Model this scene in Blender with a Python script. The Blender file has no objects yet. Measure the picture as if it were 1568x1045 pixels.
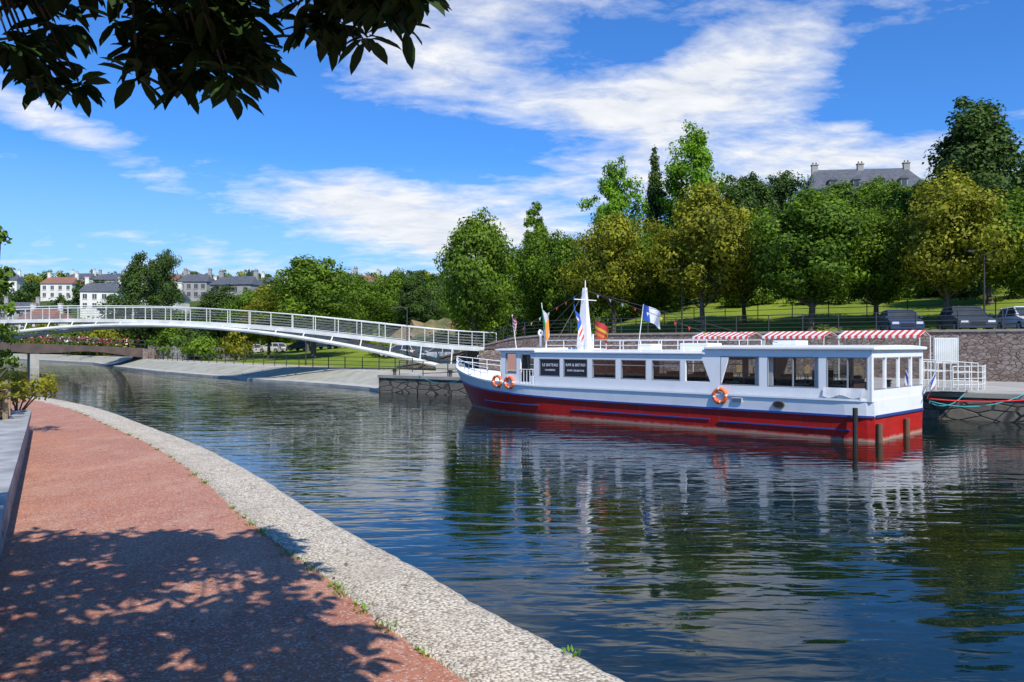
import bpy, math, random
import numpy as np
from mathutils import Vector, Matrix
random.seed(7)
RNG = np.random.default_rng(11)
scene = bpy.context.scene
COL = scene.collection

# ------------------------------------------------------------------ materials
def newmat(name):
    m = bpy.data.materials.new(name); m.use_nodes = True
    nt = m.node_tree; nt.nodes.clear()
    out = nt.nodes.new('ShaderNodeOutputMaterial')
    return m, nt, out
def N(nt, t, **kw):
    n = nt.nodes.new(t)
    for k, v in kw.items(): setattr(n, k, v)
    return n
def c4(c): return (c[0], c[1], c[2], 1)
def mixc(nt, fac, a, b, blend='MIX'):
    n = nt.nodes.new('ShaderNodeMix'); n.data_type = 'RGBA'; n.blend_type = blend
    for idx, v in ((0, fac), (6, a), (7, b)):
        if hasattr(v, 'is_linked') or isinstance(v, bpy.types.NodeSocket): nt.links.new(v, n.inputs[idx])
        elif idx == 0: n.inputs[0].default_value = v
        else: n.inputs[idx].default_value = c4(v)
    return n.outputs[2]
def noise(nt, vec, scale, detail=4, rough=.55, dist=0):
    n = N(nt, 'ShaderNodeTexNoise'); n.inputs['Scale'].default_value = scale
    n.inputs['Detail'].default_value = detail; n.inputs['Roughness'].default_value = rough
    n.inputs['Distortion'].default_value = dist
    if vec is not None: nt.links.new(vec, n.inputs['Vector'])
    return n.outputs['Fac']
def ramp(nt, fac, lo, hi, a=0., b=1.):
    n = N(nt, 'ShaderNodeMapRange'); n.clamp = True
    n.inputs[1].default_value = lo; n.inputs[2].default_value = hi
    n.inputs[3].default_value = a; n.inputs[4].default_value = b
    nt.links.new(fac, n.inputs[0]); return n.outputs[0]
def mapping(nt, vec, sc=(1,1,1), rot=(0,0,0)):
    n = N(nt, 'ShaderNodeMapping'); n.inputs['Scale'].default_value = sc; n.inputs['Rotation'].default_value = rot
    nt.links.new(vec, n.inputs['Vector']); return n.outputs[0]
def bump(nt, h, strength, dist):
    n = N(nt, 'ShaderNodeBump'); n.inputs['Strength'].default_value = strength; n.inputs['Distance'].default_value = dist
    nt.links.new(h, n.inputs['Height']); return n.outputs[0]
def coord(nt, which='Object'):
    return N(nt, 'ShaderNodeTexCoord').outputs[which]
def princ(nt, out, col, rough=.6, normal=None, metallic=0, spec=.5):
    p = N(nt, 'ShaderNodeBsdfPrincipled')
    if isinstance(col, bpy.types.NodeSocket): nt.links.new(col, p.inputs['Base Color'])
    else: p.inputs['Base Color'].default_value = c4(col)
    if isinstance(rough, bpy.types.NodeSocket): nt.links.new(rough, p.inputs['Roughness'])
    else: p.inputs['Roughness'].default_value = rough
    p.inputs['Metallic'].default_value = metallic
    p.inputs['Specular IOR Level'].default_value = spec
    if normal is not None: nt.links.new(normal, p.inputs['Normal'])
    if out is not None: nt.links.new(p.outputs[0], out.inputs['Surface'])
    return p
def pm(name, c1, c2=None, scale=3., rough=.6, bs=0., bscale=20., bd=.01, metallic=0, spec=.5, lo=.35, hi=.65, detail=5):
    m, nt, out = newmat(name)
    if c2 is None: c2 = tuple(x*.85 for x in c1)
    v = coord(nt)
    f = ramp(nt, noise(nt, v, scale, detail), lo, hi)
    col = mixc(nt, f, c1, c2)
    nrm = bump(nt, noise(nt, v, bscale, 4), bs, bd) if bs > 0 else None
    princ(nt, out, col, rough, nrm, metallic, spec)
    return m

M_WHITE = pm('white_paint', (.88,.88,.87), (.76,.77,.77), 1.6, .35, .05, 6, .01, lo=.5, hi=.8)
M_WHITEB = pm('bridge_white_paint', (.80,.80,.75), (.60,.61,.56), .8, .5)
M_BLUE = pm('blue_paint', (.02,.07,.32), (.03,.06,.20), 2, .4)
M_NAVY = pm('navy_panel', (.01,.015,.03), (.02,.025,.04), 2, .25)
M_DARK = pm('dark_metal', (.03,.035,.035), (.05,.05,.05), 4, .5)
M_BLACK = pm('black_rubber', (.015,.015,.015), (.03,.03,.03), 6, .7)
M_ORANGE = pm('orange_lifebuoy', (.85,.16,.02), (.7,.11,.02), 8, .5)
M_REDCL = pm('red_cloth', (.70,.06,.05), (.58,.05,.04), 4, .8)
M_WHCL = pm('white_cloth', (.82,.81,.79), (.72,.71,.69), 4, .8)
M_YELCL = pm('yellow_cloth', (.80,.55,.04), None, 4, .8)
M_GRNCL = pm('green_cloth', (.04,.36,.10), None, 4, .8)
M_ORCL = pm('orange_cloth', (.80,.27,.04), None, 4, .8)
M_BLUCL = pm('blue_cloth', (.03,.11,.50), None, 4, .8)
M_WOOD = pm('weathered_wood', (.38,.26,.14), (.22,.15,.09), 5, .7, .3, 30, .005)
M_BARK = pm('bark', (.14,.115,.085), (.07,.055,.04), 5, .9, .6, 12, .03)
M_STEEL = pm('galvanised_steel', (.45,.46,.46), (.35,.36,.36), 5, .4, metallic=.4)
M_SOIL = pm('soil', (.09,.07,.04), (.05,.06,.025), 3, .95, .5, 12, .03)
M_CONC = pm('quay_concrete', (.46,.43,.38), (.34,.32,.28), .7, .85, .3, 18, .01)
M_ASPH = pm('asphalt', (.09,.088,.085), (.06,.06,.06), 1.2, .9, .3, 50, .005)
M_ROPE = pm('teal_rope', (.05,.35,.38), None, 10, .8)
M_HOSE = pm('red_hose', (.65,.03,.02), None, 10, .5)
M_SLATE = pm('slate_roof', (.12,.125,.14), (.075,.08,.09), 1.5, .6, .3, 10, .03)
M_TILE = pm('tile_roof', (.30,.14,.09), (.20,.10,.08), 1.5, .8)
M_RENDER = pm('house_render', (.80,.77,.68), (.70,.67,.58), .6, .85)
M_GREYR = pm('grey_render', (.38,.36,.33), (.30,.29,.27), .6, .85)
M_WIN = pm('house_window', (.04,.05,.06), (.07,.08,.09), 1, .15)
M_SEAT = pm('seat_fabric', (.14,.06,.04), (.08,.045,.035), 4, .7)
M_INT = pm('cabin_interior', (.42,.40,.36), (.30,.29,.27), 2, .7)
M_ROCK = pm('brown_rock', (.30,.20,.11), (.09,.11,.04), .6, .95, .8, 1.5, .4)
M_DECK = pm('bridge_deck', (.16,.20,.18), (.11,.14,.13), 2, .5)

def glass_mat():
    m, nt, out = newmat('cabin_glass')
    t = N(nt, 'ShaderNodeBsdfTransparent'); t.inputs[0].default_value = (.72,.77,.77,1)
    g = N(nt, 'ShaderNodeBsdfGlossy'); g.inputs['Roughness'].default_value = .03
    f = N(nt, 'ShaderNodeFresnel'); f.inputs[0].default_value = 1.5
    mx = N(nt, 'ShaderNodeMixShader'); nt.links.new(f.outputs[0], mx.inputs[0])
    nt.links.new(t.outputs[0], mx.inputs[1]); nt.links.new(g.outputs[0], mx.inputs[2])
    nt.links.new(mx.outputs[0], out.inputs[0]); return m
M_GLASS = glass_mat()

def hull_mat():
    m, nt, out = newmat('red_hull_paint')
    v = coord(nt)
    sx = N(nt, 'ShaderNodeSeparateXYZ'); nt.links.new(v, sx.inputs[0])
    n1 = noise(nt, mapping(nt, v, (.8,.8,4)), 2.0, 5)
    col = mixc(nt, ramp(nt, n1, .4, .75), (.54,.016,.010), (.34,.014,.011))
    st = ramp(nt, noise(nt, mapping(nt, v, (6,6,.5)), 1.5, 4), .58, .72, 0, .35)
    col = mixc(nt, st, col, (.30,.10,.07))
    ad = N(nt, 'ShaderNodeMath', operation='ADD'); ml = N(nt, 'ShaderNodeMath', operation='MULTIPLY')
    nt.links.new(noise(nt, v, 5), ml.inputs[0]); ml.inputs[1].default_value = .16
    nt.links.new(sx.outputs[2], ad.inputs[0]); nt.links.new(ml.outputs[0], ad.inputs[1])
    low = ramp(nt, ad.outputs[0], .12, .20, 1, 0)
    col = mixc(nt, low, col, (.50,.28,.21))
    princ(nt, out, col, .4, bump(nt, noise(nt, v, 1.5, 2), .15, .05))
    return m
M_HULL = hull_mat()

def stone_mat(name, c1, c2, mort, scale=(2.2,2.2,4.2)):
    m, nt, out = newmat(name)
    v = coord(nt)
    mv = mapping(nt, v, scale)
    vo = N(nt, 'ShaderNodeTexVoronoi', feature='DISTANCE_TO_EDGE'); nt.links.new(mv, vo.inputs['Vector']); vo.inputs['Scale'].default_value = 1
    vc = N(nt, 'ShaderNodeTexVoronoi', feature='F1'); nt.links.new(mv, vc.inputs['Vector']); vc.inputs['Scale'].default_value = 1
    sp = N(nt, 'ShaderNodeSeparateColor'); nt.links.new(vc.outputs['Color'], sp.inputs[0])
    col = mixc(nt, sp.outputs[0], c1, c2)
    col = mixc(nt, ramp(nt, noise(nt, v, 6), .3, .7, 0, .5), col, tuple(x*.55 for x in c1))
    e = ramp(nt, vo.outputs['Distance'], .02, .09)
    col = mixc(nt, e, mort, col)
    princ(nt, out, col, .9, bump(nt, e, .8, .03))
    return m
M_STONE = stone_mat('rubble_stone', (.22,.15,.115), (.40,.32,.27), (.10,.085,.075), (3.2,3.2,6.5))
M_QWALL = stone_mat('quay_stone', (.15,.135,.105), (.23,.20,.155), (.05,.05,.04), (1.1,1.1,3.0))
M_GRWALL = stone_mat('grey_wall_stone', (.30,.29,.27), (.38,.37,.34), (.2,.19,.17), (1.5,1.5,2.5))

def path_mat():
    m, nt, out = newmat('red_asphalt_path')
    v = coord(nt)
    big = ramp(nt, noise(nt, v, .5, 5, .6, .6), .35, .68)
    col = mixc(nt, big, (.52,.215,.125), (.41,.175,.115))
    col = mixc(nt, ramp(nt, noise(nt, mapping(nt, v, (1,.5,1)), 2.2, 6, .7), .46, .68, 0, .7), col, (.60,.34,.22))
    vo = N(nt, 'ShaderNodeTexVoronoi'); nt.links.new(v, vo.inputs['Vector']); vo.inputs['Scale'].default_value = 75
    sp = N(nt, 'ShaderNodeSeparateColor'); nt.links.new(vo.outputs['Color'], sp.inputs[0])
    chip = ramp(nt, sp.outputs[0], .80, .88, 0, .6)
    col = mixc(nt, chip, col, (.70,.57,.48))
    col = mixc(nt, ramp(nt, sp.outputs[1], .8, .9, 0, .6), col, (.20,.09,.06))
    col = mixc(nt, ramp(nt, noise(nt, v, 130, 2), .35, .65, 0, .3), col, (.26,.11,.075))
    col = mixc(nt, ramp(nt, noise(nt, v, 1.1, 7, .75), .58, .70, 0, .55), col, (.25,.13,.10))
    princ(nt, out, col, .9, bump(nt, sp.outputs[2], .5, .004), spec=.25)
    return m
M_PATH = path_mat()

def kerb_mat():
    m, nt, out = newmat('exposed_aggregate_kerb')
    v = coord(nt)
    vo = N(nt, 'ShaderNodeTexVoronoi'); nt.links.new(v, vo.inputs['Vector']); vo.inputs['Scale'].default_value = 48
    sp = N(nt, 'ShaderNodeSeparateColor'); nt.links.new(vo.outputs['Color'], sp.inputs[0])
    col = mixc(nt, sp.outputs[0], (.88,.79,.62), (.58,.50,.38))
    d = ramp(nt, vo.outputs['Distance'], .40, .80)
    col = mixc(nt, d, col, (.27,.22,.16))
    col = mixc(nt, ramp(nt, noise(nt, v, 1.3, 6, .7), .45, .70, 0, .6), col, (.43,.36,.27))
    col = mixc(nt, ramp(nt, noise(nt, v, 14, 4, .7), .54, .66, 0, .85), col, (.25,.20,.15))
    princ(nt, out, col, .9, bump(nt, d, .8, -.005), spec=.3)
    return m
M_KERB = kerb_mat()

def grass_mat(name, c1, c2, c3):
    m, nt, out = newmat(name)
    v = coord(nt)
    col = mixc(nt, ramp(nt, noise(nt, v, .12, 6, .65), .38, .62), c1, c2)
    col = mixc(nt, ramp(nt, noise(nt, v, 1.3, 5, .7), .5, .7, 0, .8), col, c3)
    princ(nt, out, col, .95, bump(nt, noise(nt, v, 9, 4, .7), .7, .08), spec=.15)
    return m
M_GRASS = grass_mat('grass', (.21,.28,.026), (.14,.20,.022), (.29,.30,.06))
M_HILL = grass_mat('hill_ground', (.07,.11,.022), (.04,.07,.018), (.12,.13,.04))

def water_mat():
    m, nt, out = newmat('river_water')
    v = coord(nt)
    n1 = noise(nt, mapping(nt, v, (.40,1.35,1), (0,0,.10)), 1.5, 1.2, .4, .5)
    n2 = noise(nt, mapping(nt, v, (.7,1.9,1), (0,0,-.18)), 3.2, 1.5, .4, .6)
    n3 = noise(nt, mapping(nt, v, (.5,1.0,1), (0,0,.3)), .45, 2, .5, .3)
    big = ramp(nt, noise(nt, v, .07, 3), .35, .65, .6, 1.15)
    a = N(nt, 'ShaderNodeMath', operation='MULTIPLY_ADD'); nt.links.new(n2, a.inputs[0]); a.inputs[1].default_value = .26; nt.links.new(n1, a.inputs[2])
    a2 = N(nt, 'ShaderNodeMath', operation='MULTIPLY_ADD'); nt.links.new(n3, a2.inputs[0]); a2.inputs[1].default_value = .5; nt.links.new(a.outputs[0], a2.inputs[2])
    b = N(nt, 'ShaderNodeMath', operation='MULTIPLY'); nt.links.new(a2.outputs[0], b.inputs[0]); nt.links.new(big, b.inputs[1])
    nrm = bump(nt, b.outputs[0], 1.0, .021)
    col = mixc(nt, ramp(nt, noise(nt, v, .2, 3), .4, .6), (.002,.013,.014), (.006,.012,.005))
    p = princ(nt, out, col, .0, nrm, spec=.5)
    p.inputs['IOR'].default_value = 1.36
    return m
M_WATER = water_mat()

def leaf_mat(name, dark, light, yellow, trans=.25):
    m, nt, out = newmat(name)
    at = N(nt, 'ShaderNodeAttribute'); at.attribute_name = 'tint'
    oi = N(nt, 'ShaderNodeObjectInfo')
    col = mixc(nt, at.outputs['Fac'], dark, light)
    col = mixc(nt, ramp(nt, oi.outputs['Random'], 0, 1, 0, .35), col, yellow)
    p = princ(nt, None, col, .6, spec=.22)
    t = N(nt, 'ShaderNodeBsdfTranslucent'); 
    br = mixc(nt, .5, col, (light[0]*1.5, light[1]*1.5, light[2]*.7)); nt.links.new(br, t.inputs[0])
    mx = N(nt, 'ShaderNodeMixShader'); mx.inputs[0].default_value = trans
    nt.links.new(p.outputs[0], mx.inputs[1]); nt.links.new(t.outputs[0], mx.inputs[2])
    nt.links.new(mx.outputs[0], out.inputs[0]); return m
M_LEAF_G = leaf_mat('foliage_green', (.030,.072,.007), (.18,.30,.018), (.14,.19,.012))
M_LEAF_Y = leaf_mat('foliage_yellow_green', (.070,.100,.007), (.34,.34,.022), (.25,.21,.012))
M_LEAF_D = leaf_mat('foliage_dark', (.018,.045,.009), (.08,.14,.020), (.055,.095,.012), .13)
M_LEAF_B = leaf_mat('foliage_bright', (.05,.13,.008), (.23,.42,.020), (.16,.29,.015))
M_MAGN = leaf_mat('magnolia_leaf', (.014,.035,.008), (.04,.075,.015), (.03,.055,.01), .08)

# ------------------------------------------------------------------ mesh builder
class MB:
    def __init__(s): s.v = []; s.f = []; s.m = []
    def poly(s, pts, m=0):
        b = len(s.v); s.v += [tuple(p) for p in pts]; s.f.append(tuple(range(b, b+len(pts)))); s.m.append(m)
    def box(s, x0, x1, y0, y1, z0, z1, m=0):
        s.hexa([(x0,y0,z0),(x1,y0,z0),(x1,y1,z0),(x0,y1,z0),(x0,y0,z1),(x1,y0,z1),(x1,y1,z1),(x0,y1,z1)], m)
    def hexa(s, p, m=0):
        b = len(s.v); s.v += [tuple(q) for q in p]
        for f in ((3,2,1,0),(4,5,6,7),(0,1,5,4),(1,2,6,5),(2,3,7,6),(3,0,4,7)):
            s.f.append(tuple(b+i for i in f)); s.m.append(m)
    def obox(s, c, size, rz=0, m=0):
        ca, sa = math.cos(rz), math.sin(rz); hx, hy, hz = size[0]/2, size[1]/2, size[2]/2
        P = []
        for z in (-hz, hz):
            for x, y in ((-hx,-hy),(hx,-hy),(hx,hy),(-hx,hy)):
                P.append((c[0]+x*ca-y*sa, c[1]+x*sa+y*ca, c[2]+z))
        s.hexa(P, m)
    def extr(s, pts, vec, m=0):
        n = len(pts); b = len(s.v); vec = Vector(vec)
        s.v += [tuple(p) for p in pts] + [tuple(Vector(p)+vec) for p in pts]
        s.f.append(tuple(b+i for i in range(n))[::-1]); s.m.append(m)
        s.f.append(tuple(b+n+i for i in range(n))); s.m.append(m)
        for i in range(n):
            j = (i+1) % n; s.f.append((b+i, b+j, b+n+j, b+n+i)); s.m.append(m)
    def tube(s, path, r, m=0, n=6, cap=True):
        path = [Vector(p) for p in path]
        rs = r if isinstance(r, (list, tuple)) else [r]*len(path)
        b = len(s.v)
        for i, p in enumerate(path):
            d = (path[min(i+1, len(path)-1)] - path[max(i-1, 0)]).normalized()
            up = Vector((0,0,1)) if abs(d.z) < .95 else Vector((1,0,0))
            a = d.cross(up).normalized(); c = d.cross(a)
            for k in range(n):
                t = 2*math.pi*k/n
                s.v.append(tuple(p + (a*math.cos(t)+c*math.sin(t))*rs[i]))
        for i in range(len(path)-1):
            for k in range(n):
                k2 = (k+1) % n
                s.f.append((b+i*n+k, b+i*n+k2, b+(i+1)*n+k2, b+(i+1)*n+k)); s.m.append(m)
        if cap:
            s.f.append(tuple(b+k for k in range(n))); s.m.append(m)
            e = b+(len(path)-1)*n; s.f.append(tuple(e+k for k in range(n))[::-1]); s.m.append(m)
    def torus(s, c, ax1, ax2, R, r, mfun, n=28, k=8):
        c = Vector(c); a1 = Vector(ax1); a2 = Vector(ax2); a3 = a1.cross(a2); b = len(s.v)
        for i in range(n):
            t = 2*math.pi*i/n; d = a1*math.cos(t)+a2*math.sin(t)
            for j in range(k):
                u = 2*math.pi*j/k
                s.v.append(tuple(c + d*(R+r*math.cos(u)) + a3*r*math.sin(u)))
        for i in range(n):
            for j in range(k):
                s.f.append((b+i*k+j, b+((i+1)%n)*k+j, b+((i+1)%n)*k+(j+1)%k, b+i*k+(j+1)%k)); s.m.append(mfun(i/n))
    def build(s, name, mats, parent=None, smooth=False, bevel=0, loc=None):
        me = bpy.data.meshes.new(name); me.from_pydata(s.v, [], s.f)
        for m in mats: me.materials.append(m)
        me.polygons.foreach_set('material_index', s.m)
        me.update()
        o = bpy.data.objects.new(name, me); COL.objects.link(o)
        if parent: o.parent = parent
        if loc: o.location = loc
        if smooth: me.polygons.foreach_set('use_smooth', [True]*len(me.polygons))
        if bevel > 0:
            md = o.modifiers.new('b', 'BEVEL'); md.width = bevel; md.segments = 2; md.limit_method = 'ANGLE'
        return o
def empty(name, loc=(0,0,0), rz=0):
    e = bpy.data.objects.new(name, None); COL.objects.link(e); e.location = loc; e.rotation_euler = (0,0,rz); return e
def np_mesh(name, V, F, mi, mats, tint=None, smooth=None):
    me = bpy.data.meshes.new(name)
    me.vertices.add(len(V)); me.vertices.foreach_set('co', V.astype(np.float32).ravel())
    me.loops.add(F.size); me.loops.foreach_set('vertex_index', F.astype(np.int32).ravel())
    me.polygons.add(len(F)); me.polygons.foreach_set('loop_start', np.arange(0, F.size, F.shape[1], dtype=np.int32))
    me.polygons.foreach_set('loop_total', np.full(len(F), F.shape[1], dtype=np.int32))
    for m in mats: me.materials.append(m)
    me.polygons.foreach_set('material_index', mi.astype(np.int32))
    me.update(calc_edges=True); me.validate()
    if tint is not None:
        at = me.attributes.new('tint', 'FLOAT', 'POINT'); at.data.foreach_set('value', tint.astype(np.float32))
    return me

def sst(x, a, b):
    t = np.clip((x-a)/(b-a), 0, 1); return t*t*(3-2*t)

# ------------------------------------------------------------------ world layout
P0 = np.array([18.6, 29.7]); E = np.array([-.797, .604]); NN = np.array([.604, .797])
def sw(s, w): return P0 + E*s + NN*w
def to_sw(x, y):
    d = np.array([x-P0[0], y-P0[1]]); return d@E, d@NN
ES = [-100, 33.6, 34.5, 42, 52, 65, 80, 103, 130, 180, 250, 400, 900]
EW = [0, 0, .8, 3.0, 4.7, 7.8, 11.6, 19, 29, 38, 42, 50, 60]
def w_edge(s): return float(np.interp(s, ES, EW))
def w_start(s): return max(12.9, w_edge(s)+4)
def terrain_z(x, y):
    s, w = to_sw(x, y); off = max(0, w-w_start(s))
    base = 1 + 2.45*(1-float(sst(s, 30, 46)))
    right = min(max((off-5)*.17, 0), 5.5) + 17.5*float(sst(off, 40, 110))
    left = 1.6*float(sst(off, 5, 32)) + 13*float(sst(y, 125, 240))*float(sst(off, 3, 34)) + 15*float(sst(y, 225, 400))*float(sst(off, 3, 40))
    b = float(sst(x, -12, 22))
    z = base + left*(1-b) + right*b
    if off > 12: z += .5*math.sin(x*.11+1)*math.cos(y*.09)*min(1, (off-12)/30)
    return z

ss = list(np.concatenate([np.arange(-160, 0, 12), np.arange(0, 130, 3), np.arange(130, 400, 10), np.arange(400, 1000, 60)]))
offs = list(np.concatenate([[0, 2, 4, 5, 6.5, 8, 10], np.arange(13, 60, 3.5), np.arange(62, 260, 9), np.arange(270, 700, 35), [900, 1400, 2400]]))
mb = MB(); W = len(offs)
for s in ss:
    for o in offs:
        p = sw(s, w_start(s)+o); mb.v.append((p[0], p[1], terrain_z(p[0], p[1])))
for i in range(len(ss)-1):
    for j in range(W-1):
        mb.f.append((i*W+j, (i+1)*W+j, (i+1)*W+j+1, i*W+j+1))
        s = ss[i]; o = offs[j]
        road = (o < 5 and s < 42)
        mb.m.append(1 if road else (0 if o < 60 and s < 130 else 2))
mb.build('hillside_ground', [M_GRASS, M_ASPH, M_HILL], smooth=True)

mb = MB(); mb.poly([(-3000,-3000,-1.2),(3000,-3000,-1.2),(3000,3000,-1.2),(-3000,3000,-1.2)])
mb.build('ground', [M_HILL])
mb = MB(); mb.poly([(-420,-60,0),(120,-60,0),(120,330,0),(-420,330,0)])
mb.build('river_water', [M_WATER])

def swp(s, w, z): p = sw(s, w); return (p[0], p[1], z)
mb = MB()
mb.poly([swp(-100,.45,1), swp(33.2,.45,1), swp(33.2,12.95,1), swp(-100,12.95,1)], 0)
mb.poly([swp(-100,.03,-1), swp(33.6,.03,-1), swp(33.6,.03,.86), swp(-100,.03,.86)], 1)
mb.poly([swp(33.6,.03,-1), swp(33.6,14,-1), swp(33.6,14,.86), swp(33.6,.03,.86)], 1)
q = [swp(-100,-.04,.86), swp(33.65,-.04,.86), swp(33.65,.45,.86), swp(-100,.45,.86)]
mb.hexa(q + [(a,b,1.03) for a,b,_ in q], 2)
mb.build('stone_quay', [M_CONC, M_QWALL, pm('quay_coping', (.38,.35,.30), (.27,.25,.21), 1.5, .85)])

mb = MB()
S2 = list(np.arange(33.6, 130, 2.0)) + [140,160,180,210,250,300,400]
for i in range(len(S2)-1):
    a, b = S2[i], S2[i+1]; wa, wb = w_edge(a), w_edge(b)
    mb.poly([swp(a,wa,-.3), swp(b,wb,-.3), swp(b,wb,.16), swp(a,wa,.16)], 0)
    mb.poly([swp(a,wa,.16), swp(b,wb,.16), swp(b,wb+.9,.22), swp(a,wa+.9,.22)], 0)
    mb.poly([swp(a,wa+.9,.22), swp(b,wb+.9,.22), swp(b,wb+3.4,.98), swp(a,wa+3.4,.98)], 1)
    mb.poly([swp(a,wa+3.4,.98), swp(b,wb+3.4,.98), swp(b,wb+4.05,1.03), swp(a,wa+4.05,1.03)], 0)
    ws1, ws2 = w_start(a)+.1, w_start(b)+.1
    if ws1 > wa+4.3:
        mb.poly([swp(a,wa+4.05,1.0), swp(b,wb+4.05,1.0), swp(b,ws2,1.0), swp(a,ws1,1.0)], 2)
mb.build('river_bank', [pm('bank_concrete', (.52,.49,.43), (.40,.38,.33), .8, .85), pm('bank_paving', (.42,.40,.33), (.30,.30,.22), .9, .9, .4, 4, .03), M_GRASS])
mb = MB()
for i in range(len(S2)-1):
    a, b = S2[i], S2[i+1]; wa, wb = w_edge(a)+4.1, w_edge(b)+4.1
    za = lambda s, w: max(1.0, terrain_z(*sw(s, w)) if w > w_start(s) else 1.0) + .03
    mb.poly([swp(a,wa,za(a,wa)), swp(b,wb,za(b,wb)), swp(b,wb+2.6,za(b,wb+2.6)), swp(a,wa+2.6,za(a,wa+2.6))], 0)
mb.build('promenade_path', [pm('promenade_gravel', (.50,.43,.35), (.42,.36,.29), 1, .9)])

mb = MB()
SS = list(np.arange(-60, 47, 3.0))
for a, b in zip(SS[:-1], SS[1:]):
    pa, pb = sw(a, 13.05), sw(b, 13.05)
    za, zb_ = terrain_z(*pa)+.08, terrain_z(*pb)+.08
    if za < 1.2: break
    mb.hexa([swp(a,12.86,.95), swp(b,12.86,.95), swp(b,13.3,.95), swp(a,13.3,.95), swp(a,12.86,za), swp(b,12.86,zb_), swp(b,13.3,zb_), swp(a,13.3,za)], 0)
    mb.hexa([swp(a,12.8,za), swp(b,12.8,zb_), swp(b,13.35,zb_), swp(a,13.35,za), swp(a,12.8,za+.12), swp(b,12.8,zb_+.12), swp(b,13.35,zb_+.12), swp(a,13.35,za+.12)], 1)
mb.build('stone_retaining_wall', [M_STONE, pm('wall_coping', (.36,.30,.25), (.26,.22,.19), 2, .85)])

def fence(name, pts, h, mat, post=2.0, rails=3, r=.022, pr=.035, bars=False):
    mb = MB()
    L = [0]
    for a, b in zip(pts[:-1], pts[1:]): L.append(L[-1]+(Vector(b)-Vector(a)).length)
    n = max(2, int(L[-1]/post))
    def at(d):
        x = [np.interp(d, L, [p[k] for p in pts]) for k in range(3)]; return Vector(x)
    P = [at(L[-1]*i/n) for i in range(n+1)]
    for p in P: mb.tube([p, p+Vector((0,0,h))], pr, n=5)
    for k in range(rails):
        z = h*(1-k/(rails))*.98
        mb.tube([p+Vector((0,0,z)) for p in P], r, n=5)
    return mb.build(name, [mat])
fence('wall_top_railing', [swp(s, 13.1, terrain_z(*sw(s,13.1))+.2) for s in np.arange(-40, 40, 3)], 1.0, M_DARK, 2.0, 4)
fence('hillside_fence', [swp(s, 25, terrain_z(*sw(s,25))) for s in np.arange(-40, 34, 3)], 1.3, M_DARK, 2.5, 3)
fence('promenade_railing', [swp(s, w_edge(s)+4.2, 1.02) for s in np.arange(36, 115, 3)], .95, M_DARK, 2.4, 3, .02, .04)

# ------------------------------------------------------------------ near bank : path, kerb, wall
OUT = [(2.6,-12),(2.6,-6),(2.5,-2),(2.15,.8),(1.53,2.6),(1.10,3.4),(.66,4.13),(.28,4.72),(-.20,5.45),(-.70,6.34),(-1.36,7.38),(-2.28,8.93),(-3.38,10.9),(-5.3,14.0),(-7.9,17.7),(-11.6,22.8),(-16.0,27.6),(-22,32.3),(-32,38),(-50,46),(-85,56),(-140,66)]
def catmull(P, k=8):
    R = []
    P = [Vector((p[0],p[1],0)) for p in P]
    for i in range(len(P)-1):
        p0 = P[max(i-1,0)]; p1 = P[i]; p2 = P[i+1]; p3 = P[min(i+2,len(P)-1)]
        for j in range(k):
            t = j/k
            R.append(.5*((2*p1)+(-p0+p2)*t+(2*p0-5*p1+4*p2-p3)*t*t+(-p0+3*p1-3*p2+p3)*t*t*t))
    R.append(P[-1]); return R
C = catmull(OUT)
def offs_line(C, d):
    R = []
    for i, p in enumerate(C):
        t = (C[min(i+1,len(C)-1)]-C[max(i-1,0)]).normalized(); R.append(p+Vector((-t.y,t.x,0))*d)
    return R
KIN = offs_line(C, .74)
mb = MB()
prof = [(0.02,-1.2),(0.0,1.03),(.03,1.075),(.09,1.095),(.40,1.112),(.74,1.118),(.76,1.0)]
Ls = [offs_line(C, a) for a, _ in prof]
for i in range(len(C)):
    for j, (a, z) in enumerate(prof):
        p = Ls[j][i]; jit = .010*math.sin(i*2.1+j*.3)*math.sin(i*.7) if 0 < j else 0
        mb.v.append((p.x+jit, p.y+jit, z))
n = len(prof)
for i in range(len(C)-1):
    for j in range(n-1):
        mb.f.append((i*n+j, i*n+j+1, (i+1)*n+j+1, (i+1)*n+j)); mb.m.append(0)
o = mb.build('stone_kerb', [M_KERB], smooth=True)
mb = MB()
for i in range(len(C)-1):
    a, c = KIN[i], KIN[i+1]; D = Vector((-90,-24,0))
    pa = a+D; pc = c+D
    ks = [0,.004,.012,.03,.08,.25,1]
    for k1, k2 in zip(ks[:-1], ks[1:]):
        A1=a.lerp(pa,k1);A2=a.lerp(pa,k2);C1=c.lerp(pc,k1);C2=c.lerp(pc,k2)
        mb.poly([(A1.x,A1.y,1.1),(C1.x,C1.y,1.1),(C2.x,C2.y,1.1),(A2.x,A2.y,1.1)])
mb.build('riverside_path', [M_PATH])

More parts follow.
